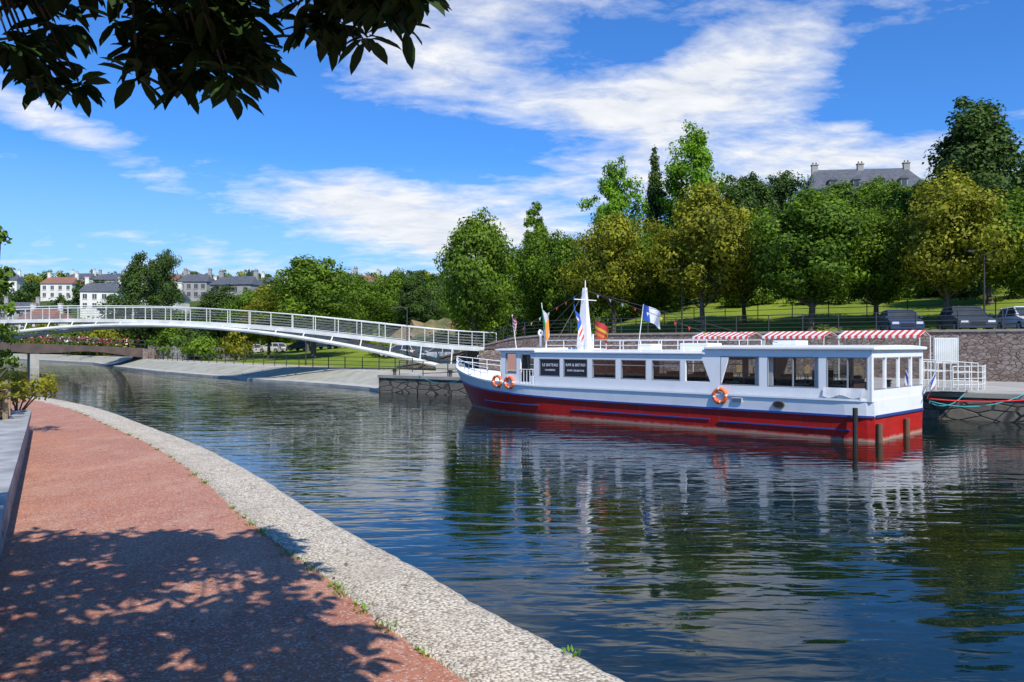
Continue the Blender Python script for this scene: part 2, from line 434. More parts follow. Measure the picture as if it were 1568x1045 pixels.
WL = [(-1.7,-8),(-1.75,0),(-2.3,3.4),(-4.09,6.54),(-7.46,12.5),(-9.45,16.0)]
WLc = [Vector((x,y,0)) for x,y in WL]
WLi = offs_line(WLc, .45); WLp = offs_line(WLc, -.03); WLi2 = offs_line(WLc, .48)
mb = MB()
for i in range(len(WLc)-1):
    a, b2, c, d = WLc[i], WLc[i+1], WLi[i+1], WLi[i]
    mb.hexa([(a.x,a.y,1.0),(b2.x,b2.y,1.0),(c.x,c.y,1.0),(d.x,d.y,1.0),(a.x,a.y,1.43),(b2.x,b2.y,1.43),(c.x,c.y,1.43),(d.x,d.y,1.43)],0)
    a, b2, c, d = WLp[i], WLp[i+1], WLi2[i+1], WLi2[i]
    mb.hexa([(a.x,a.y,1.43),(b2.x,b2.y,1.43),(c.x,c.y,1.43),(d.x,d.y,1.43),(a.x,a.y,1.55),(b2.x,b2.y,1.55),(c.x,c.y,1.55),(d.x,d.y,1.55)],1)
e0, e1 = WLi[-1], Vector((-16,13,0))
t = (e1-e0).normalized(); nn = Vector((-t.y,t.x,0))*.4
q = [e0, e1, e1+nn, e0+nn]
mb.hexa([(p.x,p.y,1.0) for p in q]+[(p.x,p.y,1.55) for p in q],1)
mb.build('low_planter_wall', [M_GRWALL, pm('grey_coping', (.42,.42,.40), (.24,.24,.23), 3, .85, .3, 25, .006)])
mb = MB()
for i in range(len(WLi)-1):
    a, b2 = WLi[i], WLi[i+1]
    mb.poly([(a.x,a.y,1.4),(b2.x,b2.y,1.4),(b2.x-9,b2.y-3,1.4),(a.x-9,a.y-3,1.4)])
mb.build('planting_bed', [M_SOIL])

# ------------------------------------------------------------------ foliage
def unit(a): return a/np.maximum(np.linalg.norm(a, axis=-1, keepdims=True), 1e-6)
def leaf_quads(cen, nrm, size, rng, aspect=.62):
    n = len(cen); r = unit(rng.normal(size=(n,3)))
    a = unit(np.cross(nrm, r)); b = np.cross(nrm, a)
    L = (size*rng.uniform(.6,1.3,n))[:,None]
    V = np.stack([cen-a*L*.5, cen+b*L*.5*aspect, cen+a*L*.5, cen-b*L*.5*aspect], 1)
    return V.reshape(-1,3)
def crown(rng, H, cb, R, shape, nclump, per, leaf, off=(0,0,0), crs=1.0):
    t = rng.uniform(0,1,nclump); th = rng.uniform(0,2*np.pi,nclump)
    rho = rng.uniform(.08,1.08,nclump)**.5
    if shape == 'round': pr = np.power(np.clip(1-(2*t*.97-1.0)**2, .02, 1), .5)*(1.10-.34*t)
    elif shape == 'cone': pr = np.power(1-t*.97, .8)
    elif shape == 'flat': pr = .6+.4*np.sin(t*9)*(1-t)
    else: pr = np.power(np.clip(np.sin(np.pi*(t*.9+.07)), .05, 1), .6)
    f1, f2, f3 = rng.uniform(0,6.28,3)
    lump = 1+.20*np.sin(th*2+f1+t*3)+.15*np.sin(th*5+t*7+f2)+.10*np.sin(t*11+f3)
    cr = R*rng.uniform(.10,.31,nclump)*(.6+.5*pr)*crs
    rad = np.maximum(R*pr*lump-cr*.6, 0)*rho
    topj = 1+.08*np.sin(th*2+f3)
    c = np.stack([rad*np.cos(th), rad*np.sin(th), cb+cr*.5+(H-cb-cr*1.1)*t*topj], 1)
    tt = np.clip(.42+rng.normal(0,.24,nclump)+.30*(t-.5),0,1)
    cnt = np.maximum((per*(cr/cr.mean())**1.6).astype(int), 12)
    idx = np.repeat(np.arange(nclump), cnt); n = len(idx)
    d = unit(rng.normal(size=(n,3)))
    sq = .72 if shape == 'flat' else .88
    k = rng.uniform(.35,1.25,n)[:,None]
    cen = c[idx]+d*k*cr[idx][:,None]*np.array([1,1,sq])
    outw = unit(c[idx]-np.array([0,0,cb+(H-cb)*.4])+1e-3)
    nr = unit(d*.9+outw*.55+rng.normal(size=(n,3))*.5)
    V = leaf_quads(cen, nr, leaf, rng)+np.array(off)
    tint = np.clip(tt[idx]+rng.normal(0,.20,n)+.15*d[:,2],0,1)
    return V, np.repeat(tint,4), c
def tree_mesh(name, seed, H, R, cb, shape, nclump, per, leaf, lm, trunk_r=.2, limbs=18):
    rng = np.random.default_rng(seed)
    V, tint, c = crown(rng, H, cb, R, shape, nclump, per, leaf)
    F = np.arange(len(V)).reshape(-1,4)
    mb = MB(); top = H*.8
    bend = rng.normal(0,.12,2)
    tp = lambda z: Vector((bend[0]*math.sin(z*.5), bend[1]*math.sin(z*.4), z))
    mb.tube([tp(z) for z in (-1.0,.0,.3,cb*.6,cb,cb+(top-cb)*.5,top)], [trunk_r*1.5,trunk_r*1.35,trunk_r*1.05,trunk_r*.9,trunk_r*.8,trunk_r*.5,.03], n=8, cap=False)
    for i in range(min(limbs, nclump)):
        e = Vector(c[i]); z0 = min(max(cb*.8, e.z-R*.7), top*.9); s = tp(z0); mid = s.lerp(e,.5)+Vector((0,0,-.1*R*.5))
        mb.tube([s, mid, e], [trunk_r*.42, trunk_r*.25, .02], n=5, cap=False)
    TV = np.array(mb.v); TF = np.array(mb.f)
    allV = np.vstack([V, TV]); allF = np.vstack([F, TF+len(V)])
    mi = np.concatenate([np.zeros(len(F)), np.ones(len(TF))])
    return np_mesh(name, allV, allF, mi, [lm, M_BARK], np.concatenate([tint, np.zeros(len(TV))]))
VAR = {
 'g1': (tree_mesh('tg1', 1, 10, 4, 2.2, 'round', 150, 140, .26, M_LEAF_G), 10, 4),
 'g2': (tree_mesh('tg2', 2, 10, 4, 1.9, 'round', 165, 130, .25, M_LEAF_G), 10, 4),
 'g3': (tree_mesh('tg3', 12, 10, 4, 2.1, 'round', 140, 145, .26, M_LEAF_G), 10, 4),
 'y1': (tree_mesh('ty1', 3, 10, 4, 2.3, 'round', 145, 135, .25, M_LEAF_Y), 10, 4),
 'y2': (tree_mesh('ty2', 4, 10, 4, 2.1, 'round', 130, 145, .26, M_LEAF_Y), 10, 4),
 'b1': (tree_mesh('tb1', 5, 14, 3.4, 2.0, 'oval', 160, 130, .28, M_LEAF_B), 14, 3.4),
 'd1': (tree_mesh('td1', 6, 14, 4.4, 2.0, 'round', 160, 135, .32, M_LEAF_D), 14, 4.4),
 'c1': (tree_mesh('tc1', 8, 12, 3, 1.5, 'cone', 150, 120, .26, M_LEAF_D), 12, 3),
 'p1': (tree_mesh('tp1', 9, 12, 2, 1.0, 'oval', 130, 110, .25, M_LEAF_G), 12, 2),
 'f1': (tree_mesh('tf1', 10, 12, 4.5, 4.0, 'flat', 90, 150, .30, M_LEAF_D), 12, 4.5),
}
def tree(name, x, y, ztop, r, var, sink=0):
    me, H, R = VAR[var]; zb = terrain_z(x, y)-sink
    o = bpy.data.objects.new(name, me); COL.objects.link(o); o.location = (x, y, zb)
    h = (ztop-zb)/H; o.scale = (r/R, r/R, h); o.rotation_euler = (0,0,random.uniform(0,6.28))
    return o
TREES = [
 ('plane_tree',-2.9,68,13.8,4.1,'g1'),('plane_tree',3.1,72,13.0,3.4,'g2'),('poplar_tree',2.7,92,18.4,2.2,'p1'),
 ('plane_tree',7.7,62,12.8,3.8,'y1'),('plane_tree',5.0,69,11.9,2.8,'g3'),('lime_tree',10.9,85,21.6,3.2,'b1'),
 ('lime_tree',20,90,26.4,4.2,'b1'),('pine_tree',16.3,93,24.6,3.1,'c1'),('plane_tree',13.6,58,14.0,4.1,'y2'),
 ('plane_tree',17.4,61,12.6,3.2,'g1'),('plane_tree',19.7,53.9,13.0,4.6,'g3'),('plane_tree',24.3,54.5,11.8,3.6,'g2'),
 ('plane_tree',26.6,50,13.4,4.1,'y1'),('plane_tree',30.6,48.5,12.0,3.2,'g1'),('plane_tree',11,64,11.5,3.2,'g2'),
 ('oak_tree',45.8,80,26,6.6,'d1'),('oak_tree',39,97,22,5.2,'g3'),('cedar_tree',33,101,24,5.0,'f1'),
 ('oak_tree',47,90,21.3,4.5,'g2'),('oak_tree',-23.1,95,13.0,6.6,'g3'),('oak_tree',-53,116,15.2,4.2,'d1'),
 ('cedar_tree',-72.6,170,22.5,4.6,'f1'),('oak_tree',-17.7,122,14,4.6,'g2'),('oak_tree',-12.5,106,12.0,3.4,'d1'),
 ('plane_tree',34,58,13,4,'g1'),('oak_tree',38,66,15.5,5,'d1'),('oak_tree',28,76,15,5,'d1'),('oak_tree',20,78,15,4.5,'g2'),
 ('oak_tree',12,82,14,4,'g1'),('oak_tree',33,84,18,5,'d1'),('oak_tree',52,92,27,6,'d1'),('oak_tree',28,95,22,4.5,'d1'),
 ('oak_tree',-31,104,10.8,4.2,'y1'),('oak_tree',-42,118,11,4.5,'d1'),('oak_tree',1,98,14,4.5,'d1'),('oak_tree',-4,86,11,3.4,'g2'),
 ('plane_tree',38,46,12,3.8,'g1'),('plane_tree',44,41,12,4,'y1'),
 ('oak_tree',46,104,24,4.5,'g1'),('oak_tree',53,106,24,4.5,'g2'),('oak_tree',61,108,25.6,4.5,'d1'),('oak_tree',-28,112,11.5,4,'g2'),('oak_tree',-36,112,10.5,4,'g1'),
 ('oak_tree',-22,116,13.0,4.5,'g1'),('oak_tree',24,86,20,4.2,'d1'),('oak_tree',41,88,20.5,4.6,'g1'),
]
for t_ in TREES: tree(*t_)

def far_trees(name, pts, mats, per=34, ncl=26, leaf=.9, seed=5):
    rng = np.random.default_rng(seed); VV=[]; TT=[]; MI=[]
    for (x,y,h,r,k) in pts:
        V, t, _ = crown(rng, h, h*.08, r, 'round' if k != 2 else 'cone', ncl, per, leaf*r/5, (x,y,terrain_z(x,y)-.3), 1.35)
        VV.append(V); TT.append(t); MI.append(np.full(len(V)//4, k))
    V = np.vstack(VV); F = np.arange(len(V)).reshape(-1,4)
    me = np_mesh(name, V, F, np.concatenate(MI), mats, np.concatenate(TT))
    o = bpy.data.objects.new(name, me); COL.objects.link(o); return o
HOUSES = [(-.46,232,9,0,0),(-.55,262,10,1,1),(-.60,225,9,0,0),(-.525,320,11,1,0),(-.29,262,9,1,0),(-.41,300,9,0,1),(-.335,208,11,0,0),(-.43,188,10,1,0),(-.25,186,11,1,0),(-.57,205,9,1,1),(-.49,300,10,0,0),(-.50,210,9,1,0),(-.18,235,9,1,1),(-.21,215,9,0,0),(-.62,300,10,1,0),(-.44,265,9,1,1),(-.385,235,8,0,0)]
pts = []
rr = random.Random(3)
for i in range(640):
    y = rr.uniform(128, 400); px = rr.uniform(-.68, -.03)
    x = px*y; 
    s_, w_ = to_sw(x,y)
    if w_ < w_edge(s_)+10: continue
    if abs(x/y+.354) < .036 and 150 < y < 262: continue
    bad = False
    for h in HOUSES:
        if abs(px-h[0]) < (h[2]*.5+4)/h[1] and h[1]-30 < y < h[1]+9: bad = True
    if bad: continue
    pts.append((x, y, rr.uniform(4.0,8.5), rr.uniform(2.8,5.2), rr.choice([0,0,1,1,2,3])))
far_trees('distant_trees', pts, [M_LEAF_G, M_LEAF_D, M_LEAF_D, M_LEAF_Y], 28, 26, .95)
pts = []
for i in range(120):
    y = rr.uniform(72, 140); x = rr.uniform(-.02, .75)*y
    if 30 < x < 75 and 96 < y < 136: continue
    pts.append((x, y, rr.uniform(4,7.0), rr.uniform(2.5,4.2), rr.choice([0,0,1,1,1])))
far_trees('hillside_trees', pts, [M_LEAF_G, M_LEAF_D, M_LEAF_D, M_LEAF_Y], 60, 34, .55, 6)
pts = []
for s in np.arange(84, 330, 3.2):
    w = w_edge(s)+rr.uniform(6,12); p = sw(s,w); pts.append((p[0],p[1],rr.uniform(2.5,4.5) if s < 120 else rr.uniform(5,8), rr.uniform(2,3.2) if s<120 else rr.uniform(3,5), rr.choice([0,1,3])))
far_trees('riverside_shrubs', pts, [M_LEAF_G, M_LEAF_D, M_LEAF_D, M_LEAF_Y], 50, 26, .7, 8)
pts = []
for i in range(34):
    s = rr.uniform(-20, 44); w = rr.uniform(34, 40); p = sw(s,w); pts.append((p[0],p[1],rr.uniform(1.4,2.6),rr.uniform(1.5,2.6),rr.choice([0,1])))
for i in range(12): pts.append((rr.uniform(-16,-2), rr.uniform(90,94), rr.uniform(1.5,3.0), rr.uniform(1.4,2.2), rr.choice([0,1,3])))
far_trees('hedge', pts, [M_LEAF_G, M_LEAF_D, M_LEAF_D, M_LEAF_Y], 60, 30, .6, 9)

# ------------------------------------------------------------------ magnolia overhead
def magnolia():
    rng = np.random.default_rng(21)
    W_ = []
    def grp(n, x0,x1,z0,z1,y0,y1):
        for _ in range(n): W_.append((rng.uniform(x0,x1), rng.uniform(y0,y1), rng.uniform(z0,z1), True))
    grp(26, -2.60,-2.24, 4.12,4.75, 3.8,4.4)
    grp(58, -1.84,-1.28, 4.28,4.85, 3.7,4.4)
    grp(18, -1.80,-1.30, 4.10,4.32, 3.8,4.2)
    grp(52, -1.10,-.42, 4.38,4.8, 3.75,4.2)
    grp(10, -2.3,-1.1, 4.62,4.8, 3.8,4.2)
    while len(W_) < 1650:
        y = rng.uniform(-3.2, 3.9); x = rng.uniform(-4.6, .85)
        if x > .70-(y-1.4)*.46+.12*math.sin(y*5): continue
        if y > 3.5 and math.sin(x*6) > .3: continue
        zmin = 2.8+.44*max(y,0)+.32
        z = max(zmin, 4.0)+rng.uniform(0,1.5)**1.2*(1 if y < 3.2 else .5)
        W_.append((x,y,z,False))
    st = [(0,.0),(.25,.30),(.55,.40),(.82,.26),(1.0,0)]
    VV=[]; FF=[]; TT=[]; base=0
    for (x,y,z,vis) in W_:
        nl = rng.integers(8,12); a0 = rng.uniform(0,6.28); tv = rng.uniform(.1,.8)
        for k in range(nl):
            a = a0+k*2.4; el = rng.uniform(-.95,.45); L = rng.uniform(.12,.185)*(1.0 if vis else 1.15); wd = L*.58
            d = np.array([math.cos(a)*math.cos(el), math.sin(a)*math.cos(el), math.sin(el)])
            sd = unit(np.cross(d, np.array([0,0,1.])))+rng.normal(0,.25,3); sd = unit(sd-d*(sd@d)); up = np.cross(sd,d)
            c0 = np.array([x,y,z])+d*.02+np.array([0,0,-.02*k/nl])
            pv=[]
            for (t,wf) in st:
                cc = c0+d*L*t-np.array([0,0,1])*L*.22*t*t
                if wf == 0: pv.append(cc)
                else: pv += [cc-sd*wd*wf*.9+up*wd*.1, cc, cc+sd*wd*wf*.9+up*wd*.1]
            VV += pv
            b = base
            FF += [(b,b+1,b+2),(b,b+2,b+3)]
            for q in (1,4): FF += [(b+q,b+q+3,b+q+4,b+q+1),(b+q+1,b+q+4,b+q+5,b+q+2)]
            FF += [(b+7,b+10,b+8),(b+8,b+10,b+9)]
            base += 11; TT += [min(1,max(0,tv+rng.normal(0,.2)))]*11
    mb = MB(); mb.v = [tuple(p) for p in VV]; mb.f = FF; mb.m = [0]*len(FF)
    nleaf = len(mb.v)
    tr = Vector((-3.6,.2,0))
    mb.tube([tr+Vector((0,0,1.2)), tr+Vector((0,0,1.7)), tr+Vector((.05,0,3)), tr+Vector((.2,.1,4.2)), tr+Vector((.4,.2,6.5))], [.26,.19,.16,.13,.04], 1, 10)
    hubs = []
    for i in range(16):
        a = rng.uniform(-1.2,1.9); R = rng.uniform(1.5,3.3)
        h = Vector((tr.x+math.cos(a)*R*1.1, tr.y+math.sin(a)*R, rng.uniform(5.0,5.6)))
        if h.x > .2: h.x = .2
        hubs.append(h); s = tr+Vector((.15,.05,rng.uniform(3.0,4.6)))
        mb.tube([s, s.lerp(h,.5)+Vector((0,0,.2)), h], [.07,.045,.02], 1, 6)
    for hx in ((-2.4,3.2,5.0),(-1.6,3.3,5.0),(-.8,3.2,5.0)):
        h = Vector(hx); hubs.append(h); s = tr+Vector((.15,.05,4.0)); mb.tube([s, s.lerp(h,.5)+Vector((0,0,.35)), h], [.07,.05,.02], 1, 6)
    for (x,y,z,vis) in W_:
        p = Vector((x,y,z)); h = min(hubs, key=lambda q:(q-p).length)
        if vis or rng.uniform() < .4: mb.tube([h, h.lerp(p,.55)+Vector((0,0,.08)), p], [.012,.009,.005], 1, 4, cap=False)
    o = mb.build('magnolia_tree', [M_MAGN, M_BARK])
    at = o.data.attributes.new('tint','FLOAT','POINT')
    at.data.foreach_set('value', np.concatenate([TT, np.zeros(len(mb.v)-nleaf)]).astype(np.float32))
magnolia()

# planter + shrub at left
e = empty('wooden_planter', (-9.25,14.0,1.55), .5)
mb = MB()
for k in range(4): mb.box(-.45,.45,-.35,-.31,.03+k*.15,.16+k*.15); mb.box(-.45,.45,.31,.35,.03+k*.15,.16+k*.15); mb.box(-.49,-.45,-.35,.35,.03+k*.15,.16+k*.15); mb.box(.45,.49,-.35,.35,.03+k*.15,.16+k*.15)
for sx in (-.5,.5):
    for sy in (-.36,.36): mb.obox((sx,sy,.31),(.08,.08,.66))
mb.build('planter_boards', [M_WOOD], e, bevel=.006)
mb = MB(); mb.box(-.44,.44,-.30,.30,.03,.56); mb.build('planter_soil', [M_SOIL], e)
def shrub(name, x, y, z, H, R, seed, lm, leaf=.12, ncl=40, per=60, cb=.2, sc=(1,1,1), rz=0):
    rng = np.random.default_rng(seed)
    V,t,c = crown(rng, H, cb, R, 'oval', ncl, per, leaf)
    F = np.arange(len(V)).reshape(-1,4); mb = MB()
    for i in range(min(12,ncl)): mb.tube([(0,0,-.1),tuple(Vector(c[i])*.5),tuple(c[i])],[.02,.014,.006],n=5,cap=False)
    TV=np.array(mb.v);TF=np.array(mb.f)
    me = np_mesh(name, np.vstack([V,TV]), np.vstack([F,TF+len(V)]), np.concatenate([np.zeros(len(F)),np.ones(len(TF))]), [lm,M_BARK], np.concatenate([t,np.zeros(len(TV))]))
    o = bpy.data.objects.new(name, me); COL.objects.link(o); o.location=(x,y,z); o.scale=sc; return o
shrub('planter_shrub', -8.95,14.0,2.1, 2.7,.55, 31, M_LEAF_G, .10, 44, 56)
shrub('flowering_shrub', -9.7,16.0,1.5, .8,.8, 32, M_LEAF_Y, .08, 24, 50)
def spray(name, x, y, z, n, seed, Rx):
    rng=np.random.default_rng(seed); mb=MB()
    for i in range(n):
        a=rng.uniform(-1.0,1.0); L=rng.uniform(.35,Rx); h=rng.uniform(.15,.5)
        P=[Vector((math.cos(a)*L*t, math.sin(a)*L*t, h*math.sin(t*2.2)*.9+.25*t)) for t in np.linspace(0,1,7)]
        mb.tube(P,[.012,.01,.009,.008,.007,.006,.004],1,4,False)
        for k in range(30):
            t=rng.uniform(.2,1); j=t*6; p=P[int(min(j,5))].lerp(P[int(min(j,5))+1], j-int(min(j,5)))
            d=Vector(rng.normal(size=3)); d.z=abs(d.z)*.6; d=d.normalized()*rng.uniform(.05,.10); s=d.cross(Vector(rng.normal(size=3))).normalized()*.017
            mb.poly([p,p+d*.5+s,p+d,p+d*.5-s],0)
    o=mb.build(name,[M_LEAF_Y,M_BARK],loc=(x,y,z)); at=o.data.attributes.new('tint','FLOAT','POINT'); at.data.foreach_set('value', rng.uniform(.4,1,len(mb.v)).astype(np.float32))
spray('arching_shrub',-9.0,13.6,1.55,26,3,.85)

def weeds():
    rng = np.random.default_rng(5); mb = MB()
    cl = []
    for i in range(len(KIN)-1):
        p, q = KIN[i], KIN[i+1]
        if 4.2 < p.y < 22:
            L = (q-p).length
            for _ in range(int(L*3.4)+1):
                if rng.uniform() < .5: cl.append((p.lerp(q, rng.uniform()), rng.uniform(.015,.06)))
    cl.append((Vector((.35,4.5,0)), .04))
    for c, R in cl:
        for _ in range(int(12+R*600)):
            a = rng.uniform(0,6.28); r = R*rng.uniform(0,1)**.6
            b = Vector((c.x+math.cos(a)*r*1.2-.55*r, c.y+math.sin(a)*r*1.6, 1.105)); h = rng.uniform(.008,.03)*(.5+R*12)
            d = Vector((math.cos(a)*rng.uniform(.2,1.3)*h, math.sin(a)*rng.uniform(.2,1.3)*h, h)); w = Vector((-math.sin(a),math.cos(a),0))*rng.uniform(.003,.007)
            mb.poly([b-w*.5, b+d*.5-w, b+d, b+d*.5+w, b+w*.5])
    o = mb.build('weeds', [M_LEAF_B]); at = o.data.attributes.new('tint','FLOAT','POINT'); at.data.foreach_set('value', rng.uniform(0,1,len(mb.v)).astype(np.float32))
weeds()
def fallen():
    rng = np.random.default_rng(15); mb = MB()
    for _ in range(90):
        i = rng.integers(40, 130); p = KIN[min(i,len(KIN)-1)]+Vector((rng.uniform(-3,.6),rng.uniform(-.3,.3),0))
        if p.y < 3 or p.y > 18: continue
        a = rng.uniform(0,6.28); L=rng.uniform(.012,.035)
        u=Vector((math.cos(a),math.sin(a),0))*L; w=Vector((-math.sin(a),math.cos(a),0))*L*.4
        z=Vector((0,0,1.125)); mb.poly([p-u+z,p+w+z+Vector((0,0,.008)),p+u+z,p-w+z])
    mb.build('fallen_leaves', [pm('dry_leaf',(.24,.11,.05),(.16,.08,.03),9,.8)])
fallen()

# ------------------------------------------------------------------ BOAT
boat = empty('passenger_boat', (11.95,25.15,0), math.atan2(.692,-.722)); boat.scale=(1.03,1.03,1.0)
def zdeck(u): return 1.22 + .03*max(0,(u-12))  + .028*max(0,u-14.0)**1.6
def zb(u): return .74 + .0022*max(0,u-8)**2.2
def hb(xi, f):
    p0 = .62+.04*f
    B = 2.25*(.93+.07*f)
    if xi < .04: B *= .93+.07*(xi/.04)**.5
    if xi > p0:
        t = (xi-p0)/(1-p0); B *= max(0.0, 1-t**(1.9+.5*f))
    return max(B, .02)
XI = [0,.01,.025,.04]+list(np.linspace(.08,.6,14))+list(np.linspace(.63,1,22))
def hull_pt(xi, z, side, push=0):
    u = xi*19.0; zd = zdeck(u); f = max(0,min(1.2,(z+.4)/(zd+.4)))
    x = xi*(18.3+1.4*f); return (x, side*(hb(xi, min(f,1))+push), z)
mb = MB()
rows = 8
for side in (1,-1):
    b = len(mb.v)
    for xi in XI:
        u = xi*19; Z = [-.4, 0, .25, .5*zb(u)+.12, zb(u), (zb(u)+zdeck(u))/2, zdeck(u)-.05, zdeck(u)]
        for z in Z: mb.v.append(hull_pt(xi, z, side))
    for i in range(len(XI)-1):
        for j in range(rows-1):
            f = (b+i*rows+j, b+(i+1)*rows+j, b+(i+1)*rows+j+1, b+i*rows+j+1)
            mb.f.append(f if side < 0 else f[::-1]); mb.m.append(0 if j < 4 else 1)
R2 = len(XI)*rows
for j in range(rows-1): mb.f.append((j, j+1, R2+j+1, R2+j)); mb.m.append(0 if j < 4 else 1)
e0 = (len(XI)-1)*rows
for j in range(rows-1): mb.f.append((e0+j, R2+e0+j, R2+e0+j+1, e0+j+1)); mb.m.append(0 if j < 4 else 1)
mb.build('hull', [M_HULL, M_WHITE], boat, smooth=False)
mb = MB()
for i in range(len(XI)-1):
    a, c = XI[i], XI[i+1]
    za, zc = zdeck(a*19)-.10-(.35 if a > .77 else 0), zdeck(c*19)-.10-(.35 if a > .77 else 0)
    A = hull_pt(a, za, 1, -.03); B_ = hull_pt(c, zc, 1, -.03)
    mb.poly([A, B_, (B_[0],-B_[1],zc), (A[0],-A[1],za)])
mb.build('deck', [pm('deck_grey',(.32,.33,.34),None,2,.7)], boat)
mb = MB()
def strake(x0,x1,zf,h,t,m):
    for side in (1,-1):
        L = [xi for xi in np.linspace(0,1,60) if x0<=xi<=x1]
        for a, c in zip(L[:-1],L[1:]):
            za, zc = zf(a*19), zf(c*19)
            p = [hull_pt(a,za,side,-.01),hull_pt(c,zc,side,-.01),hull_pt(c,zc,side,t),hull_pt(a,za,side,t)]
            p2 = [(q[0],q[1],q[2]+h) for q in p]
            mb.hexa(p+p2, m)
strake(0,1,lambda u: zb(u)-.03,.06,.05,0)
strake(.02,.26,lambda u:.30,.04,.04,0)
strake(.27,.58,lambda u:.34,.04,.03,0)
strake(.66,.88,lambda u:.42,.04,.04,0)
strake(0,1,lambda u: zdeck(u)-.04,.06,.03,1)
mb.box(-.05,.0,-2.0,2.0,zb(0)-.03,zb(0)+.045,0)
mb.build('rubbing_strakes', [M_BLUE, M_WHITE], boat)

mb = MB(); gl = MB()
Y0 = 2.17; TH = .07
def wall_seg(x0,x1,z0,z1,m=0):
    if x1-x0 < .005: return
    for sg in (1,-1): mb.box(x0,x1,min(sg*Y0,sg*(Y0-TH)),max(sg*Y0,sg*(Y0-TH)),z0,z1,m)
def quadwall(pts, m=0, t=TH):
    for sg in (1,-1):
        mb.extr([(x,sg*(Y0-t),z) for x,z in pts], (0,sg*t,0), m)
def pane(x0,x1,z0,z1):
    for sg in (1,-1):
        gl.poly([(x0,sg*(Y0-.045),z0),(x1,sg*(Y0-.045),z0),(x1,sg*(Y0-.045),z1),(x0,sg*(Y0-.045),z1)],0)
def frame(x0,x1,z0,z1,w=.03,m=1):
    for sg in (1,-1):
        y0,y1 = sorted((sg*(Y0+.004),sg*(Y0-.05)))
        mb.box(x0,x1,y0,y1,z0,z0+w,m); mb.box(x0,x1,y0,y1,z1-w,z1,m)
        mb.box(x0,x0+w,y0,y1,z0+w,z1-w,m); mb.box(x1-w,x1,y0,y1,z0+w,z1-w,m)
AFT = [(.15,1.32),(1.55,3.15),(3.42,4.75)]
MAIN = [(5.3,6.03),(6.24,7.36),(7.60,8.66),(8.89,9.95),(10.17,11.32),(11.49,12.54)]
wall_seg(.06,5.0,1.17,1.52)
wall_seg(.06,5.0,2.46,2.68)
xs = [.06]+[v for w in AFT for v in w]+[5.0]
for i in range(0,len(xs),2): wall_seg(xs[i],xs[i+1],1.52,2.46)
for a,c in AFT: pane(a,c,1.52,2.46); frame(a,c,1.52,2.46,.028)
for x in (.72,2.35):
    for sg in (1,-1):
        y0,y1=sorted((sg*(Y0-.01),sg*(Y0-.05))); mb.box(x-.02,x+.02,y0,y1,1.548,2.432,1)
wall_seg(5.0,13.0,1.17,1.60)
quadwall([(4.45,2.455),(4.74,1.53),(4.742,2.455)],0,.06)
quadwall([(5.0,1.60),(5.12,1.60),(5.42,2.34),(5.42,2.68),(5.0,2.68)])
wall_seg(5.42,13.0,2.30,2.50)
pane(5.1,6.03,1.6,2.3)
xs = [6.03,6.24,7.36,7.60,8.66,8.89,9.95,10.17,11.32,11.49,12.54,12.78]
for i in range(0,len(xs),2): wall_seg(xs[i],xs[i+1],1.60,2.30)
for a,c in MAIN[1:4]:
    pane(a,c,1.6,2.3); frame(a,c,1.6,2.3,.03)
    for sg in (1,-1):
        y0,y1=sorted((sg*(Y0-.01),sg*(Y0-.05))); mb.box(a+.03,c-.03,y0,y1,2.08,2.11,1)
for a,c in MAIN[4:]:
    for sg in (1,-1):
        y0,y1 = sorted((sg*(Y0-.03),sg*(Y0-.05))); mb.box(a,c,y0,y1,1.6,2.3,2)
    frame(a,c,1.6,2.3,.03)
wall_seg(13.53,13.75,1.1,2.58); wall_seg(13.75,14.35,1.1,1.66); wall_seg(13.75,14.35,2.5,2.58); wall_seg(14.35,14.62,1.1,2.58)
wall_seg(13.0,13.53,2.45,2.58); wall_seg(12.78,12.82,1.1,2.58)
pane(13.75,14.35,1.66,2.5); frame(13.75,14.35,1.66,2.5,.03)
FW = [(14.62,-2.17),(14.95,-1.3),(15.1,0),(14.95,1.3),(14.62,2.17)]
for (xa,ya),(xb,yb) in zip(FW[:-1],FW[1:]):
    for z0,z1 in ((1.0,1.66),(2.46,2.58)):
        mb.hexa([(xa,ya,z0),(xb,yb,z0),(xb-.07,yb,z0),(xa-.07,ya,z0),(xa,ya,z1),(xb,yb,z1),(xb-.07,yb,z1),(xa-.07,ya,z1)],0)
    gl.poly([(xa-.03,ya,1.66),(xb-.03,yb,1.66),(xb-.03,yb,2.46),(xa-.03,ya,2.46)],0)
    mb.box(xa-.06,xa+.01,ya-.05,ya+.05,1.66,2.46,0)
STW = [(-2.17,-2.05),(-1.15,-1.05),(0-.05,.05),(1.05,1.15),(2.05,2.17)]
for a,c in STW: mb.box(.02,.09,a,c,1.52,2.46,0)
mb.box(.02,.09,-2.17,2.17,1.17,1.52,0); mb.box(.02,.09,-2.17,2.17,2.46,2.68,0)
gl.poly([(.06,-2.1,1.52),(.06,2.1,1.52),(.06,2.1,2.46),(.06,-2.1,2.46)],0)
for a,c in ((-2.05,-1.15),(-1.05,-.05),(.05,1.05),(1.15,2.05)):
    mb.box(.01,.03,a,c,1.52,1.55,1); mb.box(.01,.03,a,c,2.43,2.46,1)
mb.build('cabin_walls', [M_WHITE, pm('window_frame_grey',(.30,.31,.32),None,3,.4), M_NAVY], boat, bevel=.006)
gl.build('cabin_windows', [M_GLASS], boat)
mb = MB()
